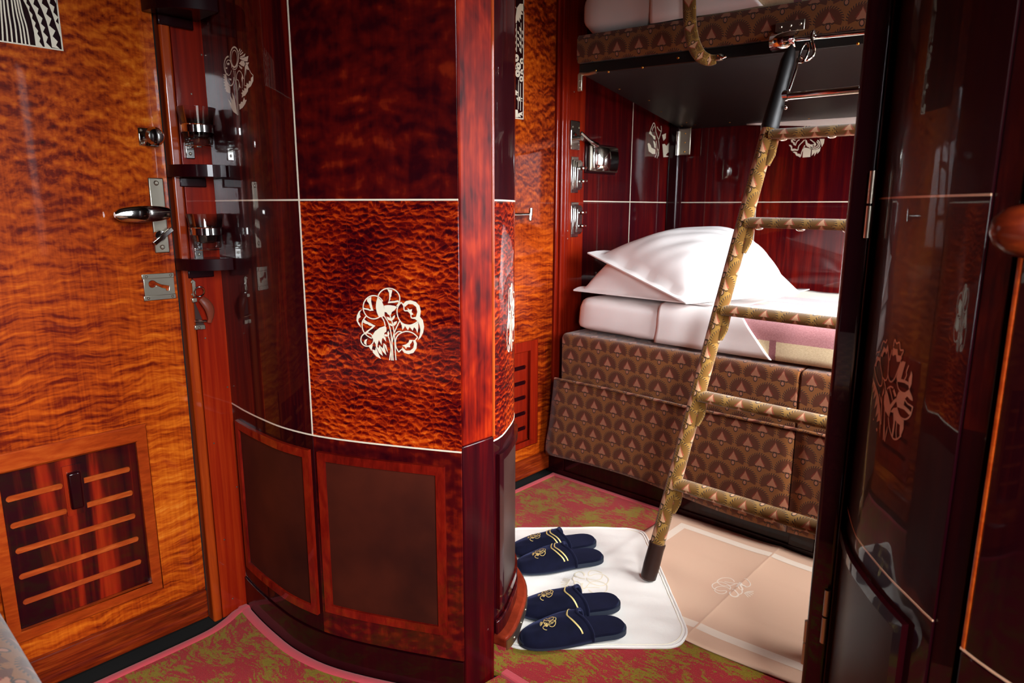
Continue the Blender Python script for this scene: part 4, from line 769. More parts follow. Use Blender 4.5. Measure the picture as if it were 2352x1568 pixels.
def pillow(c00, c10, c11, c01, thick, flange, seedv, n=40, bot=.38, droopf=None):
    """corners in order round the cushion; inner bag swells, flat hem all round"""
    C4 = [np.array(c, float) for c in (c00, c10, c11, c01)]; T = []; Bt = []
    nrm = np.cross(C4[1]-C4[0], C4[3]-C4[0]); nrm /= np.linalg.norm(nrm); nrm *= np.sign(nrm[2])
    for v in np.linspace(0, 1, n):
        rt_, rb = [], []
        for u in np.linspace(0, 1, n):
            p = C4[0]*(1-u)*(1-v)+C4[1]*u*(1-v)+C4[2]*u*v+C4[3]*(1-u)*v
            a = min(u, 1-u, v, 1-v); e = 1-abs(2*u-1)**4; f = 1-abs(2*v-1)**4
            uu = np.clip((u-flange)/(1-2*flange), 0, 1); vv = np.clip((v-flange)/(1-2*flange), 0, 1)
            s = (max(0, 1-abs(2*uu-1)**2.4)*max(0, 1-abs(2*vv-1)**2.4))**.54
            w = .004*math.sin(17*u+seedv)*math.sin(13*v+2*seedv)+.0025*math.sin(41*u-23*v+seedv)
            hem = .006*math.sin(26*u+seedv)*math.sin(22*v) if a < flange else 0
            pin = .010*(1-e*f)
            dz = droopf(u, v) if droopf else 0
            rt_.append(p+nrm*(thick*(1-bot)*s+w*s+hem+.0025)+np.array((0, 0, dz))); rb.append(p-nrm*(thick*bot*s-hem+.0025)+np.array((0, 0, dz)))
        T.append(rt_); Bt.append(rb)
    m = MB().grid(T); m.grid([r[::-1] for r in Bt])
    for A_, B_ in (([r for r in T[0]], [r for r in Bt[0]]), (T[-1], Bt[-1]), ([r[0] for r in T], [r[0] for r in Bt]), ([r[-1] for r in T], [r[-1] for r in Bt])): m.grid([A_, B_])
    return m
m = pillow((.085, 2.165, .776), (.68, 2.175, .770), (.68, 2.70, .81), (.10, 2.70, .83), .205, .05, 1., bot=.10)
o = build('pillow', m, 'sheet', angle=70); tag(o, 'lower white pillow lying flat on the mattress under the other pillow', 'pillow', 'pillows on the lower berth')
def drp(u, v): return 0.
TP = [pl(1349, 581, 1, 2.21), pl(1576, 697, 1, 2.120), pl(1836, 672, 1, 2.43), pl(1600, 560, 1, 2.82)]
m = pillow(TP[0], TP[1], TP[2], (.50, 2.83, .965), .19, .060, 2.3, bot=.22)
o = build('pillow', m, 'sheet', angle=70); tag(o, 'upper white pillow with wide flat hem tilted over the other pillow', 'pillow', 'pillows on the lower berth')
# ------------------------------------------------------------------ upper berth
ub = thing('upper_berth', (1.1, 2.5, 1.55), 'raised upper berth with moquette front board and black underside', 'berth')
zf = lambda x: 1.617-.040*(x-.14)              # lower edge of the padded front (berth hangs slightly down to the right)
def uz(x, y): return zf(x)-.034 + (1.474-.018*(x-.05)-(zf(x)-.034))*((y-2.10)/.95)
xs = np.linspace(.135, XB1, 30); prof = [(2.135, .0), (2.098, .004), (2.092, .02), (2.092, .085), (2.100, .098), (2.135, .104)]
m = MB().grid([[(x, y, zf(x)+z) for x in xs] for y, z in prof], [[(x, z+.02) for x in xs] for y, z in prof]); m.add([(xs[0], y, zf(xs[0])+z) for y, z in prof], [tuple(range(6))]); build('front_board', m, 'moquette', ub)
m = MB().hexa([(.14, 2.100, zf(.14)-.036), (XB1, 2.100, zf(XB1)-.036), (.14, 2.135, zf(.14)-.036), (XB1, 2.135, zf(XB1)-.036), (.14, 2.100, zf(.14)), (XB1, 2.100, zf(XB1)), (.14, 2.135, zf(.14)), (XB1, 2.135, zf(XB1))]); build('frame_rail', m, 'black', ub, bevel=.003)
xs = np.linspace(.05, XB1, 12); ys = np.linspace(2.13, 3.05, 12)
m = MB(); G = [[np.array((x+.09*(3.05-y)/.92, y, uz(x, y))) for x in xs] for y in ys]; m.grid(G); m.grid([[p+np.array((0, 0, .03)) for p in r] for r in G])
for a in (G[0], G[-1], [r[0] for r in G], [r[-1] for r in G]): m.grid([a, [p+np.array((0, 0, .03)) for p in a]])
build('underside', m, 'under', ub)
for px, z_ in (((1475,155),0),((1557,133),0),((1368,162),0),((1397,165),0),((1970,100),0)):
    p = pl(*px, 1, 2.098); screw('screw', (p[0], 2.099, p[2]), (0, -1, -.4), .0042, ub, 'brass')
for px in ((1423,203),(1491,229),(1519,255),(1566,288),(1577,280),(1597,285),(1587,292),(1676,280),(1858,271)):
    best = min(np.linspace(2.12, 3.04, 80), key=lambda y: abs(pl(*px, 1, y)[2]-uz(pl(*px, 1, y)[0]-.09*(3.05-y)/.92, y))); p = pl(*px, 1, best); screw('screw', (p[0], p[1], p[2]-.002), (0, 0, -1), .0042, ub, 'brass')
# hinge bracket, rail and small fittings at the front edge
def BF(px, py, y=2.088): p = pl(px, py, 1, y); return np.array((p[0], y, p[2]))
p = BF(1812, 78); hb = build('rail_bracket', MB().box(p[0]-.040, p[0]+.044, 2.084, 2.092, p[2]+.004, p[2]+.034), 'nickel', ub, bevel=.002)
for q in (-.024, .004, .032): screw('screw', (p[0]+q, 2.084, p[2]+.022), (0, -1, 0), .005, hb)
prof = [(2.092, .010), (2.076, .008), (2.064, -.004), (2.060, -.018), (2.064, -.032), (2.076, -.040), (2.090, -.042)]
build('bracket_hook', MB().grid([[(x, y, p[2]+z) for x in (p[0]-.046, p[0]+.026)] for y, z in prof]), 'chrome', hb, solid=.003)
ra, rb_ = BF(1822, 91, 2.072), BF(1985, 75, 2.072); e = rb_-ra
build('rail', MB().tube([ra, ra+e*4.4], .0062, 12), 'chrome', ub)
p = BF(1338, 190, 2.10); wb_ = build('wall_bracket', MB().box(p[0]-.014, p[0]+.004, 2.088, 2.097, p[2]-.030, p[2]+.030), 'nickel', ub, bevel=.002)
build('bracket_arm', MB().tube([p+np.array((-.01, -.006, .03)), p+np.array((.03, -.006, .026)), p+np.array((.06, 0, .03))], .006, 8), 'nickel', wb_)
for q in (-.018, .006): screw('screw', (p[0]-.005, 2.088, p[2]+q), (0, -1, 0), .0035, wb_)
p = pl(1570, 326, 1, 3.0); hp = build('back_hinge', MB().box(p[0]-.030, p[0]+.034, 3.002, 3.010, p[2]-.060, p[2]+.062), 'nickel', ub, bevel=.003)
build('hinge_knuckle', MB().tube([(p[0]-.030, 3.000, p[2]-.06), (p[0]-.030, 3.000, p[2]+.05)], .009), 'chrome', hp)
for q in (-.045, -.003, .038): screw('screw', (p[0]+.006, 3.002, p[2]+q), (0, -1, 0), .004, hp, 'brass')
# bedding of the upper berth
zt = 1.722
um = thing('upper_mattress', (1.0, 2.5, 1.70), 'white sheeted mattress on the upper berth at the top edge', 'mattress')
rows = []
for x in [.128, .134, .15, .18, .22]+list(np.linspace(.28, XB1-.02, 24)):
    e = math.sqrt(max(.04, 1-(1-min(1, (x-.128)/.07))**2)) if x < .198 else 1.; cz = zf(x)+.094+.088; hz = .086*(.5+.5*e)
    rows.append([(x, 2.52+.402*abs(math.cos(a))**.25*np.sign(math.cos(a))*(.93+.07*e), cz+hz*abs(math.sin(a))**.4*np.sign(math.sin(a))+.002*math.sin(30*x+6*a)) for a in np.linspace(0, 2*PI, 49)])
m = MB().grid(rows); m.add(rows[0][:-1][::-1], [tuple(range(48))]); m.add(rows[-1][:-1], [tuple(range(48))]); build('sheet_cover', m, 'sheet', um, angle=80)
def udrape(x0, x1, yf, infl, dtop):
    P = []; UV = []
    for q, (dy, dz) in enumerate([(0.002, .098), (-.002, .13), (-.002, .17), (0.006, .225), (.03, .262), (.08, .272), (.3, .274), (.7, .274)]):
        row = []; ru = []
        for u in np.linspace(0, 1, 30):
            x = x0+(x1(q) if callable(x1) else x1-x0)*u if not callable(x1) else x0+(x1(q)-x0)*u
            row.append((x, yf+dy-infl, zf(x)+dz+infl*.8+.001*math.sin(25*x+q))); ru.append((x, q*.035))
        P.append(row); UV.append(ru)
    return MB().grid(P, UV)
o = build('top_sheet', udrape(.43, lambda q: .815-.03*q, 2.108, .006, 0), 'sheet', solid=.004); tag(o, 'white folded top sheet on the upper berth behind the strap', 'sheet')
o = build('wool_blanket', udrape(.60, XB1-.02, 2.110, .0, 0), 'blanket', solid=.005); tag(o, 'cream striped blanket on the upper berth at the top edge', 'blanket')
m = pillow((.12, 2.16, zf(.1)+.315), (.60, 2.16, zf(.6)+.315), (.60, 2.60, zf(.6)+.33), (.12, 2.60, zf(.1)+.33), .12, .05, 4.)
o = build('pillow', m, 'sheet', angle=70); tag(o, 'white pillow on the upper berth, just cut by the top edge', 'pillow')
# tucked sheet hanging below the back of the berth
s0, s1, s2_, s3 = pl(1716, 287, 1, 3.03), pl(1990, 292, 1, 3.03), pl(1990, 268, 1, 3.03), pl(1800, 277, 1, 3.03)
P = [[s0+(s1-s0)*u+np.array((0, .003*math.sin(30*u), 0)) for u in np.linspace(0, 2.2, 24)], [s0+(s1-s0)*u+np.array((0, 0, .004+.03*min(1, u*1.4))) for u in np.linspace(0, 2.2, 24)], [s0+(s1-s0)*u+np.array((0, -.006, .006+.055*min(1, u*1.2))) for u in np.linspace(0, 2.2, 24)]]
o = build('hanging_sheet', MB().grid(P), 'sheet', um, solid=.004); o['label'] = 'sheet edge hanging below the back of the upper berth'
# safety strap with buckle
sp = spline([BF(1582, -60, 2.05), BF(1582, 0, 2.05), BF(1584, 60, 2.05), BF(1592, 100, 2.05), BF(1606, 126, 2.055), BF(1626, 137, 2.066), BF(1645, 136, 2.08)], 8)
st = thing('safety_strap', BF(1600, 100, 2.05), 'moquette-covered strap hanging over the front of the upper berth', 'strap')
n = len(sp); T = np.gradient(sp, axis=0); T /= np.linalg.norm(T, axis=1)[:, None]; sd = np.array((1., 0, 0)); P = []; UV = []
for i in range(n):
    s_ = np.cross(T[i], (0, -1, 0)); s_ /= np.linalg.norm(s_); w_ = .021*(1-.35*(i/(n-1))**4); P.append([sp[i]+s_*w_*q for q in (-1, -.5, 0, .5, 1)]); UV.append([(w_*q, i*.012) for q in (-1, -.5, 0, .5, 1)])
build('webbing', MB().grid(P, UV), 'ladder', st, solid=.008)
p = BF(1656, 131, 2.082); bk = build('buckle', MB().box(p[0]-.016, p[0]+.004, 2.074, 2.092, p[2]-.010, p[2]+.009), 'nickel', st, bevel=.003)
build('buckle_tongue', MB().tube([p+np.array((-.004, -.012, .004)), p+np.array((.012, -.012, -.006)), p+np.array((.022, -.01, -.002))], .0035, 8), 'chrome', bk)
# ------------------------------------------------------------------ ladder
F0 = np.array((.786, 1.631, .010)); F1 = np.array((.937, 2.02, 1.52)); sd = F1-F0; sd /= np.linalg.norm(sd); rd = np.array((1., .0, -.010)); rd /= np.linalg.norm(rd)
fn = np.cross(rd, sd); fn /= np.linalg.norm(fn); fn *= -np.sign(fn[1]) if fn[1] > 0 else 1
ld = thing('ladder', F0, 'moquette-covered berth ladder with leather boots leaning against the upper berth', 'ladder')
LW = .56
def stile(b):
    P = [b+sd*q for q in np.linspace(.10, 1.405, 30)]
    o = build('stile', MB().tube(P, .0225, 16, flat=.95, upv=fn), 'ladder', ld)
    build('boot', MB().tube([b+sd*.004, b+sd*.010, b+sd*.05, b+sd*.10, b+sd*.118, b+sd*.120], [.017, .024, .0255, .0245, .0258, .0235], 16, flat=.95, upv=fn), 'boot', o)
    build('grip', MB().tube([b+sd*1.36, b+sd*1.37, b+sd*1.42, b+sd*1.50, b+sd*1.555, b+sd*1.585, b+sd*1.60], [.0235, .0255, .0235, .0205, .0205, .014, .004], 16, flat=.95, upv=fn), 'rubber', o)
    return o
def hook(b):
    c = b+sd*1.455; pr = pl(1838, 105, 1, 2.066)-F0+b
    j = build('hook_bracket', MB().tube([c+rd*.012, c+rd*.030], .016, 14), 'chrome', ld)
    path = spline([c+rd*.026+sd*.012, c+rd*.030+sd*.075, c+rd*.026+sd*.110+np.array((0, .01, 0)), c+rd*.045+sd*.100+np.array((0, .02, 0)), c+rd*.058+sd*.115+np.array((0, .03, .005)), np.array((c[0]+.055, 2.060, c[2]+.16)), np.array((c[0]+.057, 2.066, c[2]+.178)), np.array((c[0]+.058, 2.082, c[2]+.165))], 6)
    build('hook', MB().tube(path, .0042, 10), 'chrome', j)
    build('hook_ring', MB().tube([c+rd*.040+sd*.118+.020*(math.cos(a)*rd*.55+math.sin(a)*sd*1.35) for a in np.linspace(0, 2*PI, 21)], .0033, 8, caps=False), 'chrome', j)
    build('bolt', MB().ball(c+rd*.036-fn*.004, .008), 'chrome', j)
    build('bolt', MB().ball(c+rd*.030-sd*.035, .006), 'chrome', j)
st1 = stile(F0); st2 = stile(F0+rd*LW); hook(F0); hook(F0+rd*(LW-.06))
build('top_bar', MB().tube([F0+sd*1.452+rd*.025, F0+sd*1.452+rd*LW], .0105, 14), 'chrome', ld)
# rung heights measured along the stile
def along(px, py):
    best = min(np.linspace(0, 1.6, 1601), key=lambda q: (lambda v: (v[0]/v[2]*FPX+1176-px)**2+(v[1]/v[2]*FPX+784-py)**2)(RM @ (F0+sd*q-CAMP))); return best
for i, px in enumerate(((1790, 319), (1736, 520), (1677, 718), (1615, 912), (1560, 1112))):
    q = along(*px); c0 = F0+sd*q+rd*.012; c1 = F0+sd*q+rd*(LW-.012); P = []; UV = []
    fwd_ = np.array((0, -1., .0)); upv = np.array((0, 0, 1.))
    for k_, c in enumerate(np.linspace(0, 1, 14)):
        b = c0+(c1-c0)*c; ring = []; ru = []
        for a in np.linspace(0, 2*PI, 21):
            y, z = math.cos(a), math.sin(a); z = max(z, -.62); ring.append(b+fwd_*(.027*y)+upv*(.018*z)); ru.append((c*LW, a/2/PI*.12))
        P.append(ring); UV.append([(u, v+.049) for u, v in ru])
    rg_ = build('rung', MB().grid(P, UV), 'ladder', ld, angle=50)
    g = MB(); b = F0+sd*q+rd*.018
    g.tube([b-upv*.010, b-sd*.055+rd*.006, b-sd*.085+rd*.002], [.016, .014, .010], 10, flat=.8); build('gusset', g, 'ladder', rg_)
    if i < 2:
        for d in ((.035, .165, .30) if i == 0 else (.035, .15, .27, .39)): build('stud', MB().ball(c0+rd*d-upv*.011+fwd_*.004, .013, 14, (1, .8, .5)), 'chrome', rg_)
    else: build('stud', MB().ball(c0+rd*.10-upv*.011+fwd_*.010, .0028, 8), 'chrome', rg_)
# ------------------------------------------------------------------ carpets
def carpet_piece(name, loop, bind, label):
    c = thing(name, (np.mean([p[0] for p in loop]), np.mean([p[1] for p in loop]), -.012), label, 'carpet')
    build('pile', MB().plate([loop], lambda a, b, d: (a, b, d), -.012, 0), 'carpet', c, smooth=False)
    for bi, (pth, w) in enumerate(bind):
        P = np.array(pth, float); L, R_ = ribbon(P, w)
        prof = [(0, -.011), (0, .001), (.15, .0035), (.85, .0035), (1, .001), (1, -.011)]
        G = [[(*(l*(1-u)+r*u), z-.0007*bi) for l, r in zip(L, R_)] for u, z in prof]; mb = MB().grid(G)
        for e_ in (0, -1): mb.add([g[e_] for g in G], [tuple(range(len(prof)))])
        build('binding', mb, 'pinkedge', c)
    return c
ao = [CA.at(s, 0, .006)[:2] for s in np.linspace(.006, CA.len-.005, 40)]
l1 = [(.050, .140), (2.14, .140), (2.14, .64), (1.95, .73), (1.80, .78), (1.69, .835), (1.60, .91), (1.53, .99), (1.47, 1.06), (1.40, 1.045), (.735, 1.040)]+[tuple(p) for p in ao[::-1]]+[(.005, .768), (.008, .745), (.030, .70), (.048, .65)]
inn = [CA.at(s, 0, .0175)[:2] for s in np.linspace(.014, CA.len-.01, 40)]
carpet_piece('carpet', l1, [(spline([(.062, .145), (.062, .3), (.062, .45), (.062, .58), (.058, .65), (.042, .70), (.024, .735), (.017, .771)], 8), .024), (np.array([(.006, .7600)]+[tuple(p) for p in inn]), .024)], 'red and olive carpet with pink binding in the near cabin')
cu = [CB.at(s, 0, -.040)[:2] for s in np.linspace(.005, CB.len-.03, 40)]
l2 = [(.040, 2.112), (2.14, 2.112), (2.14, 1.31), (1.36, 1.31), (1.36, 1.052), (.735, 1.047)]+[tuple(p) for p in cu]+[(.040, 1.29)]
b2 = [(np.array([(.051, 1.30), (.051, 1.7), (.051, 2.10)]), .022), (np.array([(.040, 2.101), (.8, 2.101), (2.13, 2.101)]), .022), (np.array([(.735, 1.058), (1.0, 1.058), (1.36, 1.062)]), .022)]
carpet_piece('carpet', l2, b2, 'red and olive carpet with pink binding in the far cabin in front of the berths')
# ------------------------------------------------------------------ peach floor mat
def matz(x, y): return .0042+.0022*math.exp(-abs(x-1.0)/.006)+.0035*math.exp(-((x-1.0)/.045)**2)+.0018*math.exp(-abs(y-1.90)/.008)+.0018*math.exp(-abs(y-1.68)/.008)
MX0, MX1 = .605, 1.40
def mY(x, v): return (1.455+.10*max(0, x-1.0))*(1-v)+(2.112)*v
def M3(x, v): y = mY(x, v); return (x, y, matz(x, y))
fm = thing('floor_mat', (1.0, 1.79, 0), 'peach cotton floor mat with pale border and woven monogram in front of the berth', 'mat')
U = sorted(set(list(np.linspace(MX0, MX1, 46))+list(np.linspace(.96, 1.04, 33)))); Vv = np.linspace(0, 1, 50)
build('cloth', MB().grid([[M3(x, v) for x in U] for v in Vv]), 'peach', fm, solid=.003)
m = MB()
def strip(xa, va, xb, vb, w, n=40):
    P = [(xa+(xb-xa)*u, va+(vb-va)*u) for u in np.linspace(0, 1, n)]
    horiz = abs(xb-xa) > .1
    m.grid([[(lambda q: (q[0], q[1], q[2]+.0006))(M3(a+(0 if horiz else s), b+(s/.655 if horiz else 0))) for a, b in P] for s in np.linspace(-w/2, w/2, 4)])
xsx = .685; strip(xsx-.014, .885, MX1, .885, .030, 60); strip(xsx-.014, .115, MX1, .115, .030, 60); strip(xsx, .13, xsx, .87, .028)
build('border_band', m, 'band', fm)
GL = [[(1050,720),(1000,640),(880,570),(720,545),(560,570),(450,640),(440,700),(520,780),(650,840),(830,860),(980,830),(1080,790),(1160,770)], [(690,685),(800,720),(950,750),(1080,780),(1160,785)],
 [(880,850),(750,770),(600,710),(430,705),(290,760),(245,830),(280,910),(380,980),(540,1030),(700,1030),(760,1050),(740,1110),(620,1150),(500,1130),(390,1070),(320,990)], [(340,950),(420,890),(560,860),(720,890),(860,960),(890,1010)], [(880,860),(910,930),(890,1000)],
 [(960,985),(1050,1040),(1150,1120),(1190,1190),(1120,1250),(1000,1250),(900,1200),(880,1120),(920,1090)], [(1090,900),(1180,920),(1240,990),(1310,1020),(1330,1090),(1280,1150),(1200,1170)], [(1230,740),(1260,850),(1310,920),(1340,980),(1310,1030)], [(1250,750),(1320,840),(1400,870),(1480,910)],
 [(1480,910),(1590,870),(1625,800),(1570,710),(1480,640),(1400,610)], [(1200,780),(1190,850),(1140,900)], [(1400,1130),(1470,1090),(1540,1060)], [(1430,1130),(1490,1190),(1550,1250)], [(1480,1110),(1550,1170),(1630,1220)], [(1510,1090),(1600,1130),(1700,1170)], [(1530,1070),(1630,1090),(1740,1110)], [(1540,1060),(1640,1050),(1740,1040)]]
wide = {5: 1.5, 7: 1.5, 8: 1.9, 10: 1.9}
GC = flo(*zm([(900, 900)], 1620, 1290, 15.68)[0], .008)[:2]
gl = [[flo(*q, .008)[:2]-GC for q in zm(s, 1620, 1290, 15.68)] for s in GL]
gax = (flo(*zm([(420, 870)], 1620, 1290, 15.68)[0])-flo(*zm([(1600, 1130)], 1620, 1290, 15.68)[0]))[:2]; gang = math.atan2(gax[1], gax[0])
m = MB()
for i, s in enumerate(gl):
    q = spline(s, 8); L, R_ = ribbon(q, .0034*wide.get(i, 1)); m.grid([[(p[0]+GC[0], p[1]+GC[1], matz(p[0]+GC[0], p[1]+GC[1])+.0008) for p in side] for side in (L, R_)])
build('monogram', m, 'whitethread', fm, smooth=False)
# ------------------------------------------------------------------ white towelling mat
FR = np.array((1.035, 1.445)); E2 = np.array((-.681, .732)); E1 = np.array((-.732, -.681)); TW, TL = .50, .655
def tz(x, y):
    s = lambda t: max(0, min(1, t))**2*(3-2*max(0, min(1, t)))
    on = s((x-MX0+.02)/.04)*s((y-1.455+.02)/.04)*(1 if x < 1.42 else 0); return .0062+on*.0062+(.0015*math.sin(40*x+13*y)*math.sin(19*y-11*x)+.0007*math.sin(90*y-60*x))
tm = thing('bath_mat', (FR+E1*TW/2+E2*TL/2).tolist()+[0], 'white rounded towelling mat under the four slippers', 'mat')
R_c = .075
def tout(u, v):    # square to rounded rectangle
    x, y = u*TW/2, v*TL/2; ax, ay = abs(x), abs(y); m_ = max(ax/(TW/2), ay/(TL/2)); 
    if m_ < 1e-6: return (0, 0)
    # scale so that boundary of the square lands on the rounded outline
    bx, by = ax/m_, ay/m_; cx, cy = TW/2-R_c, TL/2-R_c
    k = 1.
    if bx > cx and by > cy:
        lo, hi = 0., 1.
        for _ in range(24):
            k = (lo+hi)/2
            if max(0, bx*k-cx)**2+max(0, by*k-cy)**2 > R_c**2: hi = k
            else: lo = k
    return (x*k, y*k)
TC = FR+E1*TW/2+E2*TL/2
def T3(a, b, dz=0.): p = TC+E1*a+E2*b; return (p[0], p[1], tz(p[0], p[1])+dz)
n = 60; P = [[T3(*tout(u, v)) for u in np.linspace(-1, 1, n)] for v in np.linspace(-1, 1, n)]
build('towelling', MB().grid(P), 'terry', tm, solid=.005, angle=70)
bo = [tout(*q) for q in [(u, -1) for u in np.linspace(-1, 1, 40)]+[(1, v) for v in np.linspace(-1, 1, 40)[1:]]+[(u, 1) for u in np.linspace(1, -1, 40)[1:]]+[(-1, v) for v in np.linspace(1, -1, 40)[1:]]]
build('hem', MB().tube([T3(a*.992, b*.992, -.0008) for a, b in bo], .0036, 8, caps=False), 'terry', tm)
build('hem_stitch', MB().tube([T3(a*.955, b*.965, .0008) for a, b in bo], .0008, 5, caps=False), 'cream', tm)
def glyph(center, ang, sc, f3, w, mat, par, name='monogram', skip=()):
    ca, sa = math.cos(ang), math.sin(ang); m = MB()
    for i, s in enumerate(gl):
        if i in skip: continue
        q = spline([np.array((p[0]*ca-p[1]*sa, p[0]*sa+p[1]*ca))*sc+np.array(center) for p in s], 6); L, R_ = ribbon(q, w*wide.get(i, 1)); m.grid([[f3(*p) for p in L], [f3(*p) for p in R_]])
    return build(name, m, mat, par, smooth=False, local=False)
c0 = flo(1352, 1338, .01)[:2]; ax_ = (flo(1410, 1335, .01)-flo(1305, 1342, .01))[:2]
glyph(c0, math.atan2(ax_[1], ax_[0])-gang, 1.25, lambda x, y: (x, y, tz(x, y)+.0012), .0030, 'cream', tm)
a_, b_ = TW/2-.21, TL/2+.002; build('sewn_label', MB().grid([[T3(-a_+u, TL/2+v, .001-.004*(v > .005)) for u in np.linspace(0, .05, 4)] for v in (-.004, .006, .012)]), 'sheet', tm, solid=.001)
# ------------------------------------------------------------------ slippers (local frame: toe at origin, +x to the heel)
WT = np.array([(0, .0), (.003, .014), (.010, .024), (.022, .034), (.045, .0435), (.080, .050), (.115, .052), (.15, .050), (.19, .0455), (.225, .043), (.255, .0415), (.275, .036), (.288, .027), (.296, .014), (.299, 0)])*.965
WS = spline(WT, 6); wf = lambda t: float(np.interp(t, WS[:, 0], np.maximum(WS[:, 1], 0)))
def slipper(loc, rz, label, stripes, group, skip=(), squash=.9, side=1):
    s = thing('slipper', loc, label, 'slipper', group, rz)
    bend = lambda x: side*.006*math.sin(PI*x/.3)
    def outline(k): return [(.15+(a-.15)*k, b*k+bend(a)) for a, b in WS]+[(.15+(a-.15)*k, -b*k+bend(a)) for a, b in WS[-2:0:-1]]
    build('sole', MB().plate([outline(1.)], lambda a, b, d: (a, b, d), 0, .013), 'sole', s, bevel=.003, seg=3, local=True)
    build('insole', MB().plate([outline(.955)], lambda a, b, d: (a, b, d), .012, .0205), 'navy', s, bevel=.004, seg=3, local=True)
    to = lambda a: .156+.030*abs(math.cos(a))**1.5
    def V(t, a, off=0.):
        w = wf(t)+.0015+off; h = (.020+.044*min(1, t/.15)**.85)*squash*min(1, (t/.012+.12))
        wr = .0016*math.sin(60*t+3*a+loc[0]*50)*math.sin(5*a)*min(1, t/.05)
        y = -math.cos(a); sn = max(0, math.sin(a))**.72
        return (t, y*w+bend(t), .006+(h+off)*sn+wr)
    aa = np.linspace(0, PI, 33); uu = np.linspace(.008, 1, 26)
    build('vamp', MB().grid([[V(.001+to(a)*u, a) for a in aa] for u in uu]), 'navy', s, solid=.0035, local=True, angle=80)
    build('vamp_rim', MB().tube([V(to(a)-.001, a, -.001) for a in aa], .0046, 8), 'navy', s, local=True)
    for d in stripes:
        P = [V(to(a)-d, a, .0012) for a in np.linspace(.10*PI, .90*PI, 30)]; Q = [V(to(a)-d+.0042, a, .0012) for a in np.linspace(.10*PI, .90*PI, 30)]
        build('gold_cord', MB().grid([P, [(np.array(p)+np.array(q))/2+np.array((0, 0, .0012)) for p, q in zip(P, Q)], Q]), 'gold', s, local=True)
    def f3(x, y):
        w = wf(x)+.0015; a = math.acos(max(-1, min(1, -(y-bend(x))/w))); return V(x, a, .0012)
    m = MB(); an = -gang; ca, sa = math.cos(an), math.sin(an)
    for i, g in enumerate(gl):
        if i in skip: continue
        q = spline([np.array((p[0]*ca-p[1]*sa, p[0]*sa+p[1]*ca))*.37+np.array((.080, .004)) for p in g], 6); L, R_ = ribbon(q, .0019*wide.get(i, 1)); m.grid([[f3(*p) for p in L], [f3(*p) for p in R_]])
    build('monogram', m, 'gold', s, smooth=False, local=True)
    return s
def at_px(heel, zz, ang):   # heel end seen at a pixel, axis angle towards the heel
    h = flo(*heel, zz)[:2]; return (h[0]-.2885*math.cos(ang), h[1]-.2885*math.sin(ang), zz)
zt_ = lambda p: tz(p[0], p[1])+.0012
SLP = [((1437, 1444), .957, 'navy slipper with one gold stripe nearest the camera', (.030,), 'single-striped navy slippers', 1), ((1424, 1388), .87, 'navy slipper with one gold stripe, half hidden behind the nearest slipper', (.030,), 'single-striped navy slippers', -1),
       ((1385, 1282), 1.0, 'navy slipper with two gold stripes, nearer of the double-striped pair', (.030, .041), 'double-striped navy slippers', 1), ((1368, 1246), .98, 'navy slipper with two gold stripes, farthest from the camera', (.030, .041), 'double-striped navy slippers', -1)]
for hp, an, lab, stp, grp, sd_ in SLP:
    a = at_px(hp, .0135, an); slipper(a, an, lab, stp, grp, side=sd_)
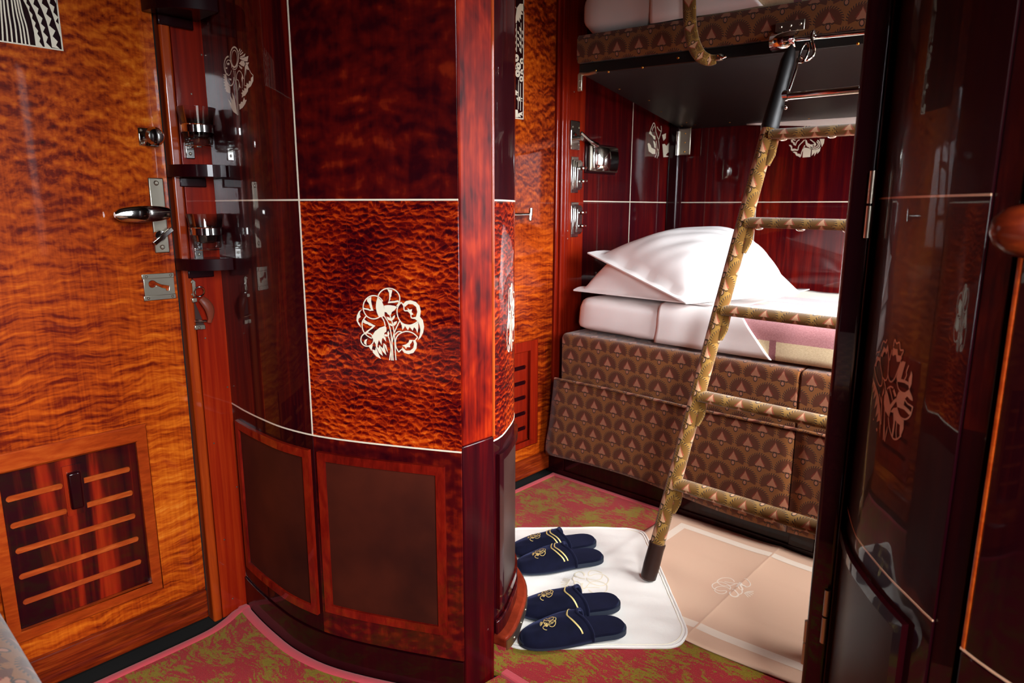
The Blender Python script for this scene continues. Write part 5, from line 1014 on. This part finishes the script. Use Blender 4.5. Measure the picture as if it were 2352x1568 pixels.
# ------------------------------------------------------------------ bench of the near cabin (only its front edge shows in the corner)
nb = thing('berth_bench', (1.1, -.4, 0), 'brown moquette bench end cut by the lower left corner of the photo', 'bench')
zb_ = .54; yb_ = flo(40, 1450, zb_)[1]+.006
r = .05; prof = [(yb_, .10), (yb_, zb_-r)]+[(yb_-r+r*math.cos(t), zb_-r+r*math.sin(t)) for t in np.linspace(.2, PI/2, 7)]+[(-.9, zb_)]
d = [0]
for (a, b), (c, e) in zip(prof[:-1], prof[1:]): d.append(d[-1]+math.hypot(a-c, b-e))
xs = np.linspace(.10, XW-.02, 30); m = MB().grid([[(x, y, z) for x in xs] for y, z in prof], [[(x, q) for x in xs] for q in d])
for x in (.10, XW-.02): m.add([(x, y, z) for y, z in prof]+[(x, -.9, .10)], [tuple(range(len(prof)+1))])
build('seat_cushion', m, 'moquette', nb); build('plinth', MB().box(.06, XW-.01, -.9, yb_-.04, 0, .101), 'lacq', nb)
# ------------------------------------------------------------------ daylight
w = bpy.data.worlds.new('sky'); SC.world = w; w.use_nodes = True; nt = w.node_tree; nt.nodes.clear()
tc = nt.nodes.new('ShaderNodeTexCoord'); sx = nt.nodes.new('ShaderNodeSeparateXYZ'); rp = nt.nodes.new('ShaderNodeValToRGB'); bg = nt.nodes.new('ShaderNodeBackground'); ou = nt.nodes.new('ShaderNodeOutputWorld'); ma = nt.nodes.new('ShaderNodeMath'); ma.operation = 'MULTIPLY_ADD'; ma.inputs[1].default_value = .5; ma.inputs[2].default_value = .5
nt.links.new(tc.outputs['Generated'], sx.inputs[0]); nt.links.new(sx.outputs[2], ma.inputs[0]); nt.links.new(ma.outputs[0], rp.inputs[0]); nt.links.new(rp.outputs[0], bg.inputs[0]); nt.links.new(bg.outputs[0], ou.inputs[0])
e = rp.color_ramp.elements; e[0].position = .46; e[0].color = (.06, .06, .055, 1); e[1].position = .54; e[1].color = (.62, .65, .70, 1); q = e.new(.80); q.color = (1, .98, .96, 1)
bg.inputs[1].default_value = SKY
for i, (a, b, c, d) in enumerate(WIN):
    L = bpy.data.lights.new('window_portal', 'AREA'); L.shape = 'RECTANGLE'; L.size = d-c; L.size_y = b-a; L.cycles.is_portal = True
    o = bpy.data.objects.new('window_portal', L); COL.objects.link(o); o.location = (XW+.08, (a+b)/2, (c+d)/2); o.rotation_euler = (0, PI/2, 0)
SC.view_settings.view_transform = 'Standard'; SC.view_settings.look = 'None'; SC.view_settings.gamma = 1; SC.view_settings.use_curve_mapping = False; SC.view_settings.exposure = EXPO
SC.cycles.max_bounces = 10; SC.cycles.diffuse_bounces = 5; SC.cycles.glossy_bounces = 6; SC.cycles.transmission_bounces = 8; SC.cycles.transparent_max_bounces = 8; SC.cycles.caustics_reflective = False; SC.cycles.caustics_refractive = False; SC.cycles.sample_clamp_indirect = 6
